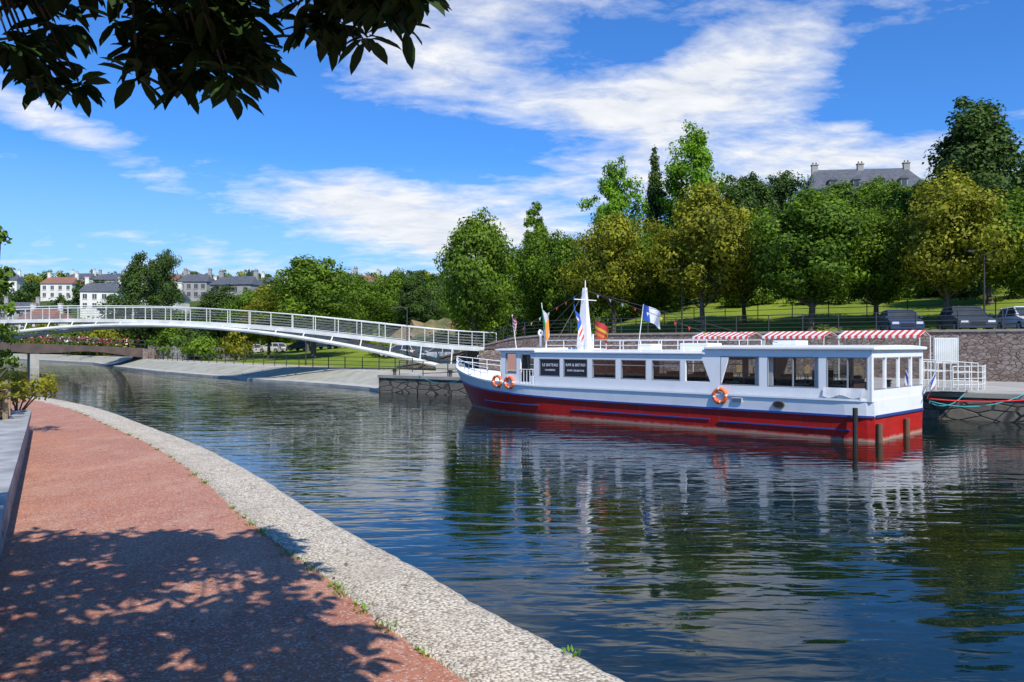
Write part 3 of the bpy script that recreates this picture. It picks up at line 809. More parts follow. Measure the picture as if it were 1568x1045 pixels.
def roof(x0,x1,z,ov=.09,cam=.06,th=.09,fx=None):
    ys = np.linspace(-(Y0+ov),Y0+ov,9)
    pr = [(y, z+cam*(1-(y/(Y0+ov))**2)) for y in ys]
    mb.extr([(x0,y,zz) for y,zz in pr]+[(x0,Y0+ov,z-th),(x0,-(Y0+ov),z-th)], (x1-x0,0,0), 0)
roof(-.08,5.3,2.77); roof(5.3,13.0,2.585,.06,.08,.075); roof(12.7,14.85,2.67,.1,.06,.085)
mb.hexa([(14.85,-2.2,2.585),(15.2,-1.2,2.585),(15.2,1.2,2.585),(14.85,2.2,2.585),(14.85,-2.2,2.66),(15.2,-1.2,2.66),(15.2,1.2,2.66),(14.85,2.2,2.66)],0)
mb.build('roof', [M_WHITE], boat, bevel=.02)
mb = MB()
mb.box(.2,14.5,-2.05,2.05,.9,.95,0)
mb.box(4.95,5.0,-2.05,-.9,.95,2.45,1); mb.box(12.6,12.66,-2.05,2.05,.95,2.4,2)
for x in np.arange(.9,12,1.15):
    for sg in (1,-1):
        mb.box(x,x+.5,sg*1.35-.35,sg*1.35+.35,1.58,1.62,3); mb.box(x-.22,x-.14,sg*1.35-.4,sg*1.35+.4,1.0,1.80,2)
        mb.box(x+.2,x+.26,sg*1.35-.03,sg*1.35+.03,.95,1.58,2)
mb.box(2.2,2.6,-.5,.2,.95,2.0,2)
for x in (1.43,3.28,6.1,7.5,8.8,10.0): mb.box(x-.04,x+.04,-.04,.04,.95,2.5,0)
for x in (1.6,3.05,3.5): mb.box(x,x+.14,Y0-.2,Y0-.15,1.55,2.44,4)
mb.box(12.9,13.5,Y0-.02,Y0-.0,.95,1.35,4)
mb.build('interior', [M_INT, M_INT, M_SEAT, M_WOOD, M_WHITE], boat)
mb = MB()
for x in np.linspace(12.86,13.5,5): mb.tube([(x,2.18,1.2),(x,2.18,1.85)],.012)
mb.tube([(12.84,2.18,1.85),(13.52,2.18,1.85)],.018)
RL = [hull_pt(xi, zdeck(xi*19)+.02, 1, -.06) for xi in np.linspace(.79,.995,8)]
for k,h in enumerate((.28,.5)):
    mb.tube([(p[0],p[1],p[2]+h) for p in RL]+[(p[0],-p[1],p[2]+h) for p in RL[::-1]], .018)
for p in RL:
    for sg in (1,-1): mb.tube([(p[0],sg*p[1],p[2]-.03),(p[0],sg*p[1],p[2]+.5)],.016)
for sg in (1,-1):
    for h in (.2,.4): mb.tube([(5.4,sg*1.9,2.62+h),(12.4,sg*1.9,2.62+h)],.014)
    for x in np.linspace(5.4,12.4,9): mb.tube([(x,sg*1.9,2.6),(x,sg*1.9,3.02)],.016)
mb.build('handrails', [M_WHITE], boat)
mb = MB()
mb.box(6.2,7.3,-.5,.5,2.66,2.9,0); mb.box(9.0,9.6,-.9,-.2,2.66,2.88,0); mb.box(3.0,3.8,-.4,.5,2.83,2.98,0); mb.tube([(13.6,.9,2.7),(13.6,.9,3.3)],.05,0,8); mb.torus((13.6,.9,3.35),(0,1,0),(0,0,1),.1,.05,lambda t:0,12,6)
mb.tube([(12.4,-1,2.7),(12.4,-1,3.3)],.04,0,8)
mb.build('roof_boxes', [M_WHITE], boat, bevel=.03)
mb = MB()
for x,z in ((4.72,1.16),(14.82,1.33),(14.08,1.30)):
    yy = 2.26 if x < 14 else (2.25 if x < 14.5 else 2.18)
    mb.torus((x,yy,z),(1,0,0),(0,0,1),.215,.062,lambda t:1 if (t*4)%1 > .84 else 0)
mb.build('lifebuoys', [M_ORANGE, M_WHCL], boat, smooth=True)
mb = MB()
mb.tube([(.42,2.36,-.4),(.42,2.36,1.0)],.07,0,10)
mb.tube([(-.1,1.95,-.3),(-.1,1.95,.55)],.08,1,10); mb.tube([(-.1,-.3,-.3),(-.1,-.3,.55)],.08,1,10)
mb.torus((2.75,2.25,.97),(1,0,0),(0,0,.6),.17,.03,lambda t:1,20,6)
mb.poly([(2.75+.16*math.cos(t),2.262,.97+.09*math.sin(t)) for t in np.linspace(0,6.28,16)[:-1]],0)
mb.box(3.95,4.3,2.245,2.262,.98,1.13,2)
for k in range(4): mb.box(3.97,4.28,2.262,2.275,1.0+k*.032,1.012+k*.032,0)
mb.build('hull_fittings', [M_BLACK, pm('brown_fender',(.16,.09,.05),None,5,.8), M_WHITE], boat, smooth=False)
mb = MB()
mb.hexa([(11.75,-.16,2.6),(12.35,-.16,2.6),(12.35,.16,2.6),(11.75,.16,2.6),(11.95,-.05,5.2),(12.1,-.05,5.2),(12.1,.05,5.2),(11.95,.05,5.2)],0)
mb.tube([(12.0,0,5.15),(12.0,0,5.5)],.02,0); mb.tube([(12,-.7,4.7),(12,.7,4.7)],.02,0)
STAYS = ((5.5,0,2.95),(15.0,0,2.75),(12,2,2.7),(12,-2,2.7),(3,1.8,2.9),(18.6,0,2.2))
for e1 in STAYS: mb.tube([(12.02,0,5.1),e1],.009,1,4)
mb.tube([(14.0,1.9,2.65),(14.15,2.0,4.1)],.015,0); mb.tube([(10.3,-1.2,2.6),(10.1,-1.3,4.5)],.015,0)
mb.tube([(13.3,.9,2.65),(13.5,.95,4.6)],.015,0)
mb.tube([(-.05,-2.0,1.25),(-.40,-2.1,2.0)],.016,0)
mb.build('mast', [M_WHITE, M_DARK], boat)
def flag(name, o, ux, uz, w, h, bands, horiz=False, mats=None, n=12):
    mb = MB(); o=Vector(o); ux=Vector(ux).normalized(); uz=Vector(uz).normalized(); nn=ux.cross(uz).normalized()
    def P(i,j,m):
        t=i/n; s=j/m; return o+ux*w*t*(.9)+uz*(-h*s-.16*w*t*t)+nn*(.12*w*math.sin(t*7+s*1.5)*(.3+t))
    m=6
    for i in range(n):
        for j in range(m):
            k = bands[int(j/m*len(bands))] if horiz else bands[int(i/n*len(bands))]
            mb.poly([P(i,j,m),P(i+1,j,m),P(i+1,j+1,m),P(i,j+1,m)],k)
    mb.build(name, mats, boat, smooth=True)
FM=[M_BLUCL,M_WHCL,M_REDCL,M_GRNCL,M_ORCL,M_YELCL]
flag('flag_striped',(14.12,2.0,4.05),(-.7,.3,-.4),(0,0,1),.55,.45,[2,1,2,1,2,1],True,FM)
flag('flag_tricolour_green',(13.5,.95,4.6),(-.5,.2,-.75),(.15,0,1),1.0,.95,[3,1,4],False,FM)
flag('flag_stars',(12.3,.35,4.55),(-.35,.1,-.75),(.3,0,1),.85,1.0,[0,1,2,1,2],True,FM)
flag('flag_blue_white',(10.1,-1.3,4.5),(-.9,.0,-.25),(0,0,1),1.0,.65,[0,1,1],False,FM)
flag('flag_red_yellow',(11.2,.4,3.9),(-.9,.2,-.4),(.1,0,1),1.05,.75,[2,5,2,4,2],True,FM)
flag('flag_french',(-.40,-2.1,1.98),(-.02,.30,-.75),(-.35,-.3,1),.55,.42,[0,1,2],False,FM)
mb=MB(); rg=random.Random(2)
for e1,npn in ((STAYS[5],14),(STAYS[0],11)):
    a=Vector((12.02,0,5.1)); c=Vector(e1); d=(c-a).normalized()
    for k in range(1,npn):
        p=a.lerp(c,k/npn); mb.poly([p,p+d*.14,p+d*.07+Vector((0,rg.uniform(-.05,.05),-.15))],rg.choice([0,1,2,5]))
mb.build('pennant_bunting',FM,boat)
def text(body, x, z, size):
    cu = bpy.data.curves.new('lettering','FONT'); cu.body=body; cu.size=size; cu.align_x='CENTER'; cu.extrude=.002
    o = bpy.data.objects.new('lettering', cu); COL.objects.link(o); o.parent=boat; o.data.materials.append(M_WHITE)
    o.location=(x,Y0-.022,z); o.rotation_euler=(math.pi/2,0,math.pi)
text('LE BATEAU',12.0,2.0,.16); text('BAR & BISTRO',10.75,2.02,.15); text('CROISIERES',12.0,1.82,.10); text('RIVER CRUISE PUB',10.75,1.82,.10)
mb = MB()
for i in range(12):
    x0=.2+i*.1; x1=x0+.1; f=lambda x: .05*math.sin(x*9)
    mb.poly([(x0,2.20,1.56),(x1,2.20,1.56),(x1,2.25+f(x1)*.3,1.30+f(x1)),(x0,2.25+f(x0)*.3,1.30+f(x0))])
mb.build('folded_tarpaulin',[M_WHCL],boat,smooth=True)

# ------------------------------------------------------------------ gangway, awning, board, ropes
e = empty('gangway')
A = Vector((13.4,28.1,1.3)); B_ = Vector((17.6,32.0,1.08)); d=(B_-A).normalized(); sd=Vector((-d.y,d.x,0)).normalized()*.6
mb = MB()
mb.hexa([A-sd,B_-sd,B_+sd,A+sd]+[p+Vector((0,0,.07)) for p in (A-sd,B_-sd,B_+sd,A+sd)],0)
mb.build('gangway_deck',[M_STEEL],e)
mb = MB()
for sg in (-1,1):
    for h in (.35,.7,1.05): mb.tube([A+sd*sg+Vector((0,0,h)),B_+sd*sg+Vector((0,0,h))],.018)
    for k in range(9):
        p = A.lerp(B_,k/8)+sd*sg; mb.tube([p,p+Vector((0,0,1.05))],.02)
mb.build('gangway_rails',[M_WHITEB],e)
fence('quay_handrail',[(17.6,32.6,1.0),(19.0,33.0,1.0),(20.0,34.5,1.0)],1.0,M_WHITEB,.8,4,.016,.022)

e = empty('striped_awning')
mb = MB()
ex = Vector((E[0],E[1],0)); nx = Vector((NN[0],NN[1],0))
base = Vector((17.5,35.0,0))
AW=((0,3.4),(4.0,2.9),(7.6,2.9))
for k,(a,L) in enumerate(AW):
    ns = int(L/.14)
    for i in range(ns):
        s0=a+L*i/ns; s1=a+L*(i+1)/ns; m=i%2
        p0=base+ex*s0; p1=base+ex*s1; z0=3.26; z1=3.50; z2=3.28
        f=lambda p,w,z: p+nx*w+Vector((0,0,z))
        mb.poly([f(p0,0,z0),f(p1,0,z0),f(p1,1.2,z1),f(p0,1.2,z1)],m)
        mb.poly([f(p0,1.2,z1),f(p1,1.2,z1),f(p1,2.4,z2),f(p0,2.4,z2)],m)
        mb.poly([f(p0,-.01,z0),f(p1,-.01,z0),f(p1,-.02,z0-.09),f((p0+p1)/2,-.03,z0-.14),f(p0,-.02,z0-.09)],m)
mb.build('awning_cloth',[M_REDCL,M_WHCL],e)
mb = MB()
for k,(a,L) in enumerate(AW):
    for s0 in (a+.03,a+L-.03):
        for w in (.03,2.37):
            p=base+ex*s0+nx*w; mb.tube([p+Vector((0,0,1.0)),p+Vector((0,0,3.24))],.025)
        p=base+ex*s0; mb.tube([p+Vector((0,0,3.22)),p+nx*1.2+Vector((0,0,3.46)),p+nx*2.4+Vector((0,0,3.24))],.02)
mb.build('awning_frame',[M_WHITEB],e)
for k in range(6):
    p = base+ex*(1+k*1.7)+nx*1.2; mb = MB()
    mb.tube([(0,0,1.0),(0,0,1.72)],.035,0,8); mb.tube([(0,0,1.72),(0,0,1.75)],.42,1,16)
    for a in (0,2.1,4.2):
        c = Vector((math.cos(a)*.75,math.sin(a)*.75,0)); mb.obox(c+Vector((0,0,1.45)),(.4,.4,.04),a,1); mb.obox(c*1.27+Vector((0,0,1.68)),(.04,.4,.42),a,1)
        for u,v in ((-.16,-.16),(.16,-.16),(.16,.16),(-.16,.16)): mb.tube([c+Vector((u,v,1.0)),c+Vector((u,v,1.45))],.015,0,4)
    mb.build('terrace_table',[M_DARK,M_WOOD],loc=(p.x,p.y,0))
e = empty('notice_board',(18.6,35.0,1.0),-.3)
mb = MB(); mb.box(-.48,.48,-.03,.03,1.05,2.15,0)
for x in np.arange(-.44,.45,.08): mb.box(x,x+.03,-.045,-.03,1.1,2.1,0)
mb.tube([(-.46,0,0),(-.46,0,2.25)],.035,1); mb.tube([(.46,0,0),(.46,0,2.25)],.035,1)
mb.build('board',[M_WHITEB,M_STEEL],e)
def sag(name,a,b,dz,r,m,parent=None):
    a=Vector(a);b=Vector(b);mb=MB()
    mb.tube([a.lerp(b,t)-Vector((0,0,dz*4*t*(1-t))) for t in np.linspace(0,1,14)],r,0,6); return mb.build(name,[m],parent,smooth=True)
sag('mooring_rope',(13.6,26.6,1.0),(19.0,29.9,1.15),.35,.02,M_ROPE)
sag('mooring_rope',(13.6,26.6,.95),(17.4,31.2,1.1),.3,.018,M_ROPE)
sag('red_hose',(13.8,27.0,1.05),(19.4,29.4,.95),.12,.03,M_HOSE)
sag('mooring_rope',(-1.9,38.4,1.5),(-5.5,48.1,1.1),.5,.02,M_ROPE)
for k,s in enumerate((-1.5,6,14,22,28,32.5)):
    p=sw(s,.3); mb=MB(); mb.tube([(0,0,1.02),(0,0,1.32),(0,0,1.36),(0,0,1.42)],[.10,.09,.14,.12],0,12); mb.tube([(-.2,0,1.28),(.2,0,1.28)],.035)
    mb.build('mooring_bollard',[M_DARK],loc=(p[0],p[1],0),smooth=True)
fence('quay_edge_railing',[swp(s,1.2,1.0) for s in (15,20,25,30,33)],.9,M_DARK,2.0,2)

# ------------------------------------------------------------------ footbridge
fb = empty('arched_footbridge')
P_r = Vector((-1.6,60,0)); P_l = Vector((-70,79,0)); bd=(P_l-P_r).normalized(); bn=Vector((-bd.y,bd.x,0)); LB=(P_l-P_r).length
if bn.y > 0: bn = -bn
XK=[-70,-60,-45.2,-35.5,-26.3,-17.6,-11.5,-6.15,-1.6]; ZK=[4.1,4.55,4.99,5.06,4.84,4.25,3.60,2.98,2.60]
def zd_(x): return float(np.interp(x,XK,ZK))
xsf = np.linspace(-70,-1.6,120); zsm = np.array([zd_(x) for x in xsf]); ker=np.ones(13)/13
zsm = np.convolve(np.pad(zsm,6,'edge'),ker,'valid')
def bp(t, w, dz=0):
    p = P_r.lerp(P_l,t); x=p.x; z=float(np.interp(x,xsf,zsm)); return Vector((p.x,p.y,z+dz))+bn*w
def arch(t,w):
    p=P_r.lerp(P_l,t); z=4.50-((p.x+31)/26.5)**2*3.2; return Vector((p.x,p.y,z))+bn*w
T=np.linspace(0,1,60)
mb=MB()
for a,c in zip(T[:-1],T[1:]):
    q=[bp(a,-1.5,-.1),bp(c,-1.5,-.1),bp(c,1.5,-.1),bp(a,1.5,-.1)]; mb.hexa(q+[p+Vector((0,0,.1)) for p in q],0)
mb.build('deck',[M_DECK],fb)
mb=MB()
for w in (1.55,-1.55):
    for a,c in zip(T[:-1],T[1:]):
        q=[bp(a,w-.07,-.26),bp(c,w-.07,-.26),bp(c,w+.07,-.26),bp(a,w+.07,-.26)]; mb.hexa(q+[p+Vector((0,0,.30)) for p in q],0)
TA=[t for t in np.linspace(0,1,90) if 1.0<arch(t,0).z]
for w in (1.9,-1.9):
    mb.tube([arch(t,w) for t in TA],.15,0,8)
    for t in TA[::3]:
        a_=arch(t,w); d_=bp(t,w*.83,-.2)
        if a_.z < d_.z-.05: mb.tube([a_,d_],.05,0,5)
for t in TA[::4]: mb.tube([arch(t,1.9),arch(t,-1.9)],.05,0,5)
mb.build('arch_and_girders',[M_WHITEB],fb)
mb=MB()
for w in (1.55,-1.55):
    for h in (.25,.45,.65,.85): mb.tube([bp(t,w,h) for t in T],.014,1,4)
    mb.tube([bp(t,w,1.1) for t in T],.05,0,6)
    for t in np.linspace(0,1,38): mb.tube([bp(t,w,-.1),bp(t,w,1.08)],.035,0,5)
mb.build('railings',[M_WHITEB,M_STEEL],fb)
mb=MB()
a0=arch(TA[0],0); mb.obox((a0.x-.1,a0.y,.9),(1.6,5,1.2),math.atan2(bd.y,bd.x),0)
p=P_r; mb.obox((p.x+1.2,p.y-.3,1.7),(3,3.8,1.6),math.atan2(bd.y,bd.x),1)
mb.build('abutment',[M_CONC,M_STONE],fb)

rb=empty('road_bridge'); mb=MB()
A=Vector((-51.5,113,0)); B_=Vector((-84,92,0)); d=(B_-A).normalized(); n_=Vector((-d.y,d.x,0)); 
TT=np.linspace(0,1,24); zz=lambda t: 2.5+1.1*math.sin(min(t*1.8,1.57))
for a,c in zip(TT[:-1],TT[1:]):
    p,q=A.lerp(B_,a),A.lerp(B_,c); hh=lambda t:.75+.5*(math.cos(t*3*2*math.pi*1.0)*.5+.5)
    w0,w1=-4,4
    Q=[p+n_*w0+Vector((0,0,zz(a)-hh(a))),q+n_*w0+Vector((0,0,zz(c)-hh(c))),q+n_*w1+Vector((0,0,zz(c)-hh(c))),p+n_*w1+Vector((0,0,zz(a)-hh(a)))]
    R_=[p+n_*w0+Vector((0,0,zz(a))),q+n_*w0+Vector((0,0,zz(c))),q+n_*w1+Vector((0,0,zz(c))),p+n_*w1+Vector((0,0,zz(a)))]
    mb.hexa(Q+R_,0)
for t in (.33,.66,1.0):
    p=A.lerp(B_,t); mb.obox((p.x,p.y,.5),(1.0,8,2.6),math.atan2(d.y,d.x),1)
mb.obox((A.x+1,A.y+.6,1.2),(3,9,2.4),math.atan2(d.y,d.x),2)
mb.build('bridge_span',[pm('bridge_brown',(.12,.08,.065),(.07,.055,.045),1,.8),M_CONC,M_STONE],rb)
mb=MB()
for w in (-4,4):
    for h in (.5,1.0): mb.tube([A.lerp(B_,t)+n_*w+Vector((0,0,zz(t)+h)) for t in TT],.03)
    for t in np.linspace(0,1,24): mb.tube([A.lerp(B_,t)+n_*w+Vector((0,0,zz(t))),A.lerp(B_,t)+n_*w+Vector((0,0,zz(t)+1))],.03)
mb.build('railing',[M_DARK],rb)
mb=MB(); rg=np.random.default_rng(4)
for w in (-4.1,4.1):
    for k in range(1700):
        t=rg.uniform(.02,.98); c=A.lerp(B_,t)+n_*(w+rg.normal(0,.12))+Vector((0,0,zz(t)+.75+rg.normal(0,.17)))
        if (t*26)%1>.65: continue
        u=Vector(rg.normal(size=3))*.10; v=Vector(rg.normal(size=3))*.10; mb.poly([c-u,c-v,c+u,c+v],int(rg.choice([0,0,1,2,3,3,3,3])))
mb.build('flower_boxes',[pm('red_petals',(.6,.03,.04),None,3,.7),pm('pink_petals',(.65,.15,.3),None,3,.7),M_WHCL,pm('flower_leaves',(.06,.12,.02),None,3,.7)],rb)
mb=MB(); a=Vector((-49.5,111,0)); c=Vector((-35,104,0)); n2=Vector((.4,.9,0))*.5
q=[a,c,c+n2,a+n2]; mb.hexa([p+Vector((0,0,.8)) for p in q]+[q[0]+Vector((0,0,2.9)),q[1]+Vector((0,0,2.5)),q[2]+Vector((0,0,2.5)),q[3]+Vector((0,0,2.9))],0)
mb.build('embankment_wall',[M_GRWALL])

# ------------------------------------------------------------------ cars
def car(name, x, y, z, rz, colr, s=1.0):
    e = empty(name,(x,y,z),rz); e.scale=(s,s,s)
    mp = pm('car_paint',colr,colr,2,.25)
    mb=MB(); w=.86
    low=[(-2.05,.35),(-2.1,.62),(-2.0,.86),(-1.3,.92),(1.0,.90),(1.85,.72),(2.1,.55),(2.08,.30)]
    def arc(cx): return [(cx+.36*math.cos(a),.30+.36*math.sin(a)) for a in np.linspace(0,math.pi,7)]
    bot=[(2.08,.28)]+arc(1.28)+arc(-1.3)+[(-2.05,.28)]
    pts=low[:-1]+bot
    mb.extr([(px_,-w,pz) for px_,pz in pts],(0,2*w,0),0)
    gh=[(-1.95,.88),(-1.55,1.38),(.15,1.40),(1.05,.90)]
    hi=.66
    L=[(gx,-.80,gz) if gz<1 else (gx,-hi,gz) for gx,gz in gh]; R=[(gx,-gy,gz) for gx,gy,gz in L]
    mb.poly(L,1); mb.poly(R[::-1],1); mb.poly([L[0],L[1],R[1],R[0]],1); mb.poly([L[2],L[3],R[3],R[2]],1)
    mb.hexa([(-1.6,-.68,1.375),(.2,-.68,1.395),(.2,.68,1.395),(-1.6,.68,1.375),(-1.5,-.6,1.44),(.1,-.6,1.45),(.1,.6,1.45),(-1.5,.6,1.44)],0)
    for sg in (1,-1):
        for x0,x1 in ((-1.95,-1.55),(-.65,-.65),(.15,1.05)):
            mb.tube([(x0,sg*.80,.9),(x1,sg*.67,1.39)] if x0<.1 else [(x1,sg*.80,.9),(x0,sg*.67,1.39)],.035,0,4)
        mb.box(1.0,1.2,sg*.9-.07,sg*.9+.07,.92,1.04,0)
        mb.box(2.0,2.09,sg*.62-.17,sg*.62+.17,.55,.68,3); mb.box(-2.12,-2.04,sg*.66-.14,sg*.66+.14,.6,.8,4)
        mb.box(-1.9,1.9,sg*.862-.004,sg*.862+.004,.5,.53,2)
        for cx in (1.28,-1.3):
            mb.tube([(cx,sg*.66,.31),(cx,sg*.87,.31)],.31,2,18); mb.tube([(cx,sg*.86,.31),(cx,sg*.885,.31)],.19,5,12)
    mb.box(2.09,2.11,-.35,.35,.42,.6,2)
    mb.build('car_body',[mp,M_WIN,M_BLACK,pm('headlamp',(.8,.8,.8),None,3,.1),pm('tail_lamp',(.4,.01,.01),None,3,.2),M_STEEL],e,bevel=.03)
cr_=math.atan2(-NN[1],-NN[0])
def carat(s,w,colr,jit=0,sc=1.0):
    p=sw(s,w); car('parked_car',p[0],p[1],terrain_z(*p)+.02,cr_+jit,colr,sc)
carat(4.2,16.4,(.06,.08,.11),.42,1.05); carat(1.3,16.4,(.66,.67,.68),.45); carat(7.6,16.6,(.05,.08,.16),.4); carat(-1.8,16.4,(.2,.02,.02),.4); carat(-4.8,16.4,(.5,.5,.5),.4)
for (x,y,c_) in ((-44,126,(.7,.7,.7)),(-40,124,(.6,.6,.6)),(-35.5,121,(.75,.75,.75)),(-31,120,(.1,.1,.12)),(-27,118,(.7,.7,.7)),(-23,116,(.3,.02,.02)),(-12,88,(.7,.7,.7)),(-8,86,(.1,.12,.15)),(-7,80,(.6,.6,.62))):
    car('parked_car',x,y,terrain_z(x,y),random.choice([-.5,2.6])+.1,c_)

def lamp(x,y,h,z=None):
    z=terrain_z(x,y) if z is None else z; mb=MB()
    mb.tube([(0,0,0),(0,0,.6),(0,0,h)],[.09,.06,.04],0,8); mb.tube([(0,0,h),(-.35,-.1,h+.1),(-.75,-.2,h+.08)],.03,0,6); mb.obox((-.9,-.24,h+.06),(.45,.16,.09),.25,0)
    mb.build('street_lamp',[M_DARK],loc=(x,y,z))
for s,w in ((3.5,18.2),(22,18),(40,9),(58,14),(76,20)):
    p=sw(s,w); lamp(p[0],p[1],4.6,None if w>13 else 1.0)

# ------------------------------------------------------------------ houses
def house(name,x,y,z,rz,w,d,h,rh,wall,roofm,floors=2,bays=4,chim=2,hip=.25,dormer=0,ch=1.3):
    e=empty(name,(x,y,z),rz); mb=MB()
    mb.box(-w/2,w/2,-d/2,d/2,-4,h,0); mb.box(-w/2-.15,w/2+.15,-d/2-.15,d/2+.15,h,h+.2,0)
    mb.build('walls',[wall],e)
    mb=MB(); o=.35; r=w*hip
    A=[(-w/2-o,-d/2-o,h+.2),(w/2+o,-d/2-o,h+.2),(w/2+o,d/2+o,h+.2),(-w/2-o,d/2+o,h+.2)]; B=[(-w/2+r,0,h+rh),(w/2-r,0,h+rh)]
    mb.poly([A[0],A[1],B[1],B[0]]); mb.poly([A[2],A[3],B[0],B[1]]); mb.poly([A[1],A[2],B[1]]); mb.poly([A[3],A[0],B[0]]); mb.poly(A[::-1])
    mb.build('roof',[roofm],e)
    mb=MB()
    for k in range(chim):
        cx=(-w/2+r)+(w-2*r)*(k/(max(1,chim-1))); mb.box(cx-.45,cx+.45,-.35,.35,h+rh*.5,h+rh+ch,0); mb.box(cx-.55,cx+.55,-.45,.45,h+rh+ch,h+rh+ch+.15,0)
        for q in (-.25,.25): mb.tube([(cx+q,0,h+rh+ch+.1),(cx+q,0,h+rh+ch+.5)],.12,1,8)
    mb.build('chimneys',[wall,M_TILE],e)
    mb=MB(); fh=h/floors
    for f in range(floors):
        for b in range(bays):
            cx=-w/2+w*(b+.5)/bays; z0=f*fh+fh*.25; z1=f*fh+fh*.8
            mb.box(cx-.5,cx+.5,-d/2-.06,-d/2+.1,z0,z1,0); mb.box(cx-.6,cx+.6,-d/2-.14,-d/2,z0-.15,z0,1); mb.box(cx-.03,cx+.03,-d/2-.09,-d/2-.05,z0,z1,1)
    for k in range(dormer):
        cx=-w/2+w*(k+1)/(dormer+1); mb.box(cx-.5,cx+.5,-d/2+.2,-d/2+1.8,h+.4,h+1.7,1); mb.box(cx-.35,cx+.35,-d/2+.12,-d/2+.2,h+.6,h+1.5,0)
        mb.extr([(cx-.7,-d/2,h+1.7),(cx+.7,-d/2,h+1.7),(cx,-d/2,h+2.3)],(0,2.4,0),2)
    mb.build('windows',[M_WIN,wall,roofm],e)
house('slate_roof_mansion',55.5,130,21.8,-.12,17.5,9,5.0,4.2,M_GREYR,M_SLATE,2,6,3,.10,4,.7)
xw,yw=-.354*262,262
house('white_house',xw,yw,23.8-9.0,.15,12,9,7.8,1.0,M_RENDER,M_SLATE,3,5,2,.3)
for i,(px,y,w,wl,rf) in enumerate(HOUSES):
    house('terraced_house' if i%2 else 'village_house',px*y,y,terrain_z(px*y,y)+.4,.2*((i%3)-1),w,8,4.6,2.6,(M_GREYR,M_RENDER)[wl],(M_SLATE,M_TILE)[rf],2,4,2,.06)
mb=MB(); rg=np.random.default_rng(9); n_=18
G=[[(-17+i*.85+rg.normal(0,.3), 96+rg.normal(0,.5)+j*1.1, terrain_z(-10,96)-.8+j*(.95*(1-((i-9)/10.5)**2))+rg.normal(0,.22)) for j in range(6)] for i in range(n_)]
for i in range(n_-1):
    for j in range(5): mb.poly([G[i][j],G[i+1][j],G[i+1][j+1],G[i][j+1]])
mb.build('rock_outcrop',[M_ROCK])

# ------------------------------------------------------------------ world
SUN = Vector((.30,-.62,.72)).normalized()
w=bpy.data.worlds.new('World'); scene.world=w; w.use_nodes=True; nt=w.node_tree; nt.nodes.clear()
out=N(nt,'ShaderNodeOutputWorld'); bg=N(nt,'ShaderNodeBackground'); bg.inputs[1].default_value=.12
sky=N(nt,'ShaderNodeTexSky'); sky.sky_type='NISHITA'; sky.sun_disc=False
sky.sun_elevation=math.asin(SUN.z); sky.sun_rotation=math.atan2(SUN.x,SUN.y); sky.air_density=1.0; sky.dust_density=.4; sky.ozone_density=2.5
tc=N(nt,'ShaderNodeTexCoord').outputs['Generated']
sp=N(nt,'ShaderNodeSeparateXYZ'); nt.links.new(tc,sp.inputs[0])
def mth(op,*a):
    n=N(nt,'ShaderNodeMath',operation=op)
    for i,v in enumerate(a):
        if isinstance(v,bpy.types.NodeSocket): nt.links.new(v,n.inputs[i])
        else: n.inputs[i].default_value=v
    return n.outputs[0]
X,Y_,Z_=sp.outputs
az=mth('ARCTAN2',X,Y_); el=mth('ARCSINE',Z_)
zc=mth('ADD',mth('MAXIMUM',Z_,0.),.20)
cx=N(nt,'ShaderNodeCombineXYZ'); nt.links.new(mth('DIVIDE',X,zc),cx.inputs[0]); nt.links.new(mth('DIVIDE',Y_,zc),cx.inputs[1])
pv=cx.outputs[0]
def blob(a,e,ra,re,wt,tilt=0):
    da=mth('SUBTRACT',az,a); de=mth('SUBTRACT',el,e)
    de=mth('SUBTRACT',de,mth('MULTIPLY',da,tilt))
    q=mth('ADD',mth('POWER',mth('DIVIDE',mth('ABSOLUTE',da),ra),2.),mth('POWER',mth('DIVIDE',mth('ABSOLUTE',de),re),2.))
    return mth('MULTIPLY',mth('EXPONENT',mth('MULTIPLY',q,-1.)),wt)
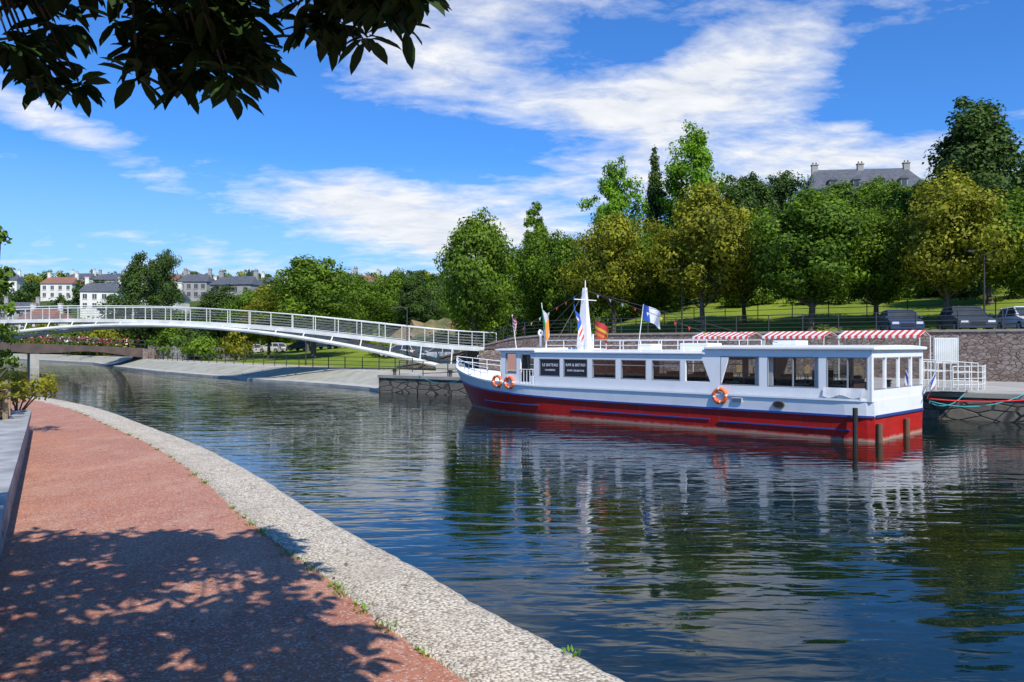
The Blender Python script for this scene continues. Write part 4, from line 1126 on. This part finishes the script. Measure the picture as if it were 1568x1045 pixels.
BL=[(-.11,.34,.16,.060,1.0,-.05),(.25,.305,.15,.065,1.1,.15),(.10,.285,.13,.03,.7,-.1),(-.18,.165,.17,.036,1.1,-.10),(-.02,.13,.20,.045,.9,-.1),(-.51,.235,.10,.024,1.1,-.35),
    (.25,.205,.22,.045,1.0,0),(.03,.41,.2,.035,.8,0),(.50,.37,.12,.03,.6,.2),(.45,.20,.15,.04,.5,0),(-.4,.07,.4,.04,.55,0),(-.36,.25,.06,.010,.5,0),
    (.145,.355,.045,.018,-.8,-.3),(.47,.27,.09,.045,-.6,.2),(-.10,.245,.22,.025,-.6,0),(-.37,.31,.14,.06,-.8,0),(-.35,.17,.10,.03,-.4,0)]
tot=None
for b in BL:
    q=blob(*b); tot=q if tot is None else mth('ADD',tot,q)
n1=noise(nt,mapping(nt,pv,(1.0,1.2,1),(0,0,.4)),2.6,9,.60,.25)
n2=noise(nt,mapping(nt,pv,(1.0,1.7,1),(0,0,-.35)),6.5,8,.62,.3)
nn_=mth('ADD',mth('MULTIPLY',n1,.6),mth('MULTIPLY',n2,.4))
v=mth('ADD',mth('MULTIPLY',tot,.42),mth('MULTIPLY',nn_,1.5))
den=ramp(nt,v,.86,1.25,0,.95)
shade=ramp(nt,n2,.35,.65)
ccol=mixc(nt,shade,(6.4,6.7,7.3),(8.1,8.2,8.3))
lowhz=ramp(nt,el,.0,.22,.75,0.)
skyc=mixc(nt,1.0,sky.outputs[0],(.38,.86,1.50),'MULTIPLY')
base=mixc(nt,lowhz,skyc,(4.2,5.9,7.9))
fin=mixc(nt,den,base,ccol)
nt.links.new(fin,bg.inputs[0]); nt.links.new(bg.outputs[0],out.inputs[0])

sun=bpy.data.lights.new('sun','SUN'); sun.energy=5.0; sun.angle=math.radians(.5); sun.color=(1,.95,.86)
so=bpy.data.objects.new('sun',sun); COL.objects.link(so); so.rotation_euler=SUN.to_track_quat('Z','Y').to_euler()

cam=bpy.data.cameras.new('camera'); co=bpy.data.objects.new('camera',cam); COL.objects.link(co)
cam.lens=28.7; cam.sensor_width=36; cam.clip_end=6000; cam.clip_start=.05
co.location=(0,0,2.8); co.rotation_euler=(math.radians(90.344),0,0)
scene.camera=co
scene.view_settings.view_transform='Standard'; scene.view_settings.look='None'; scene.view_settings.exposure=0
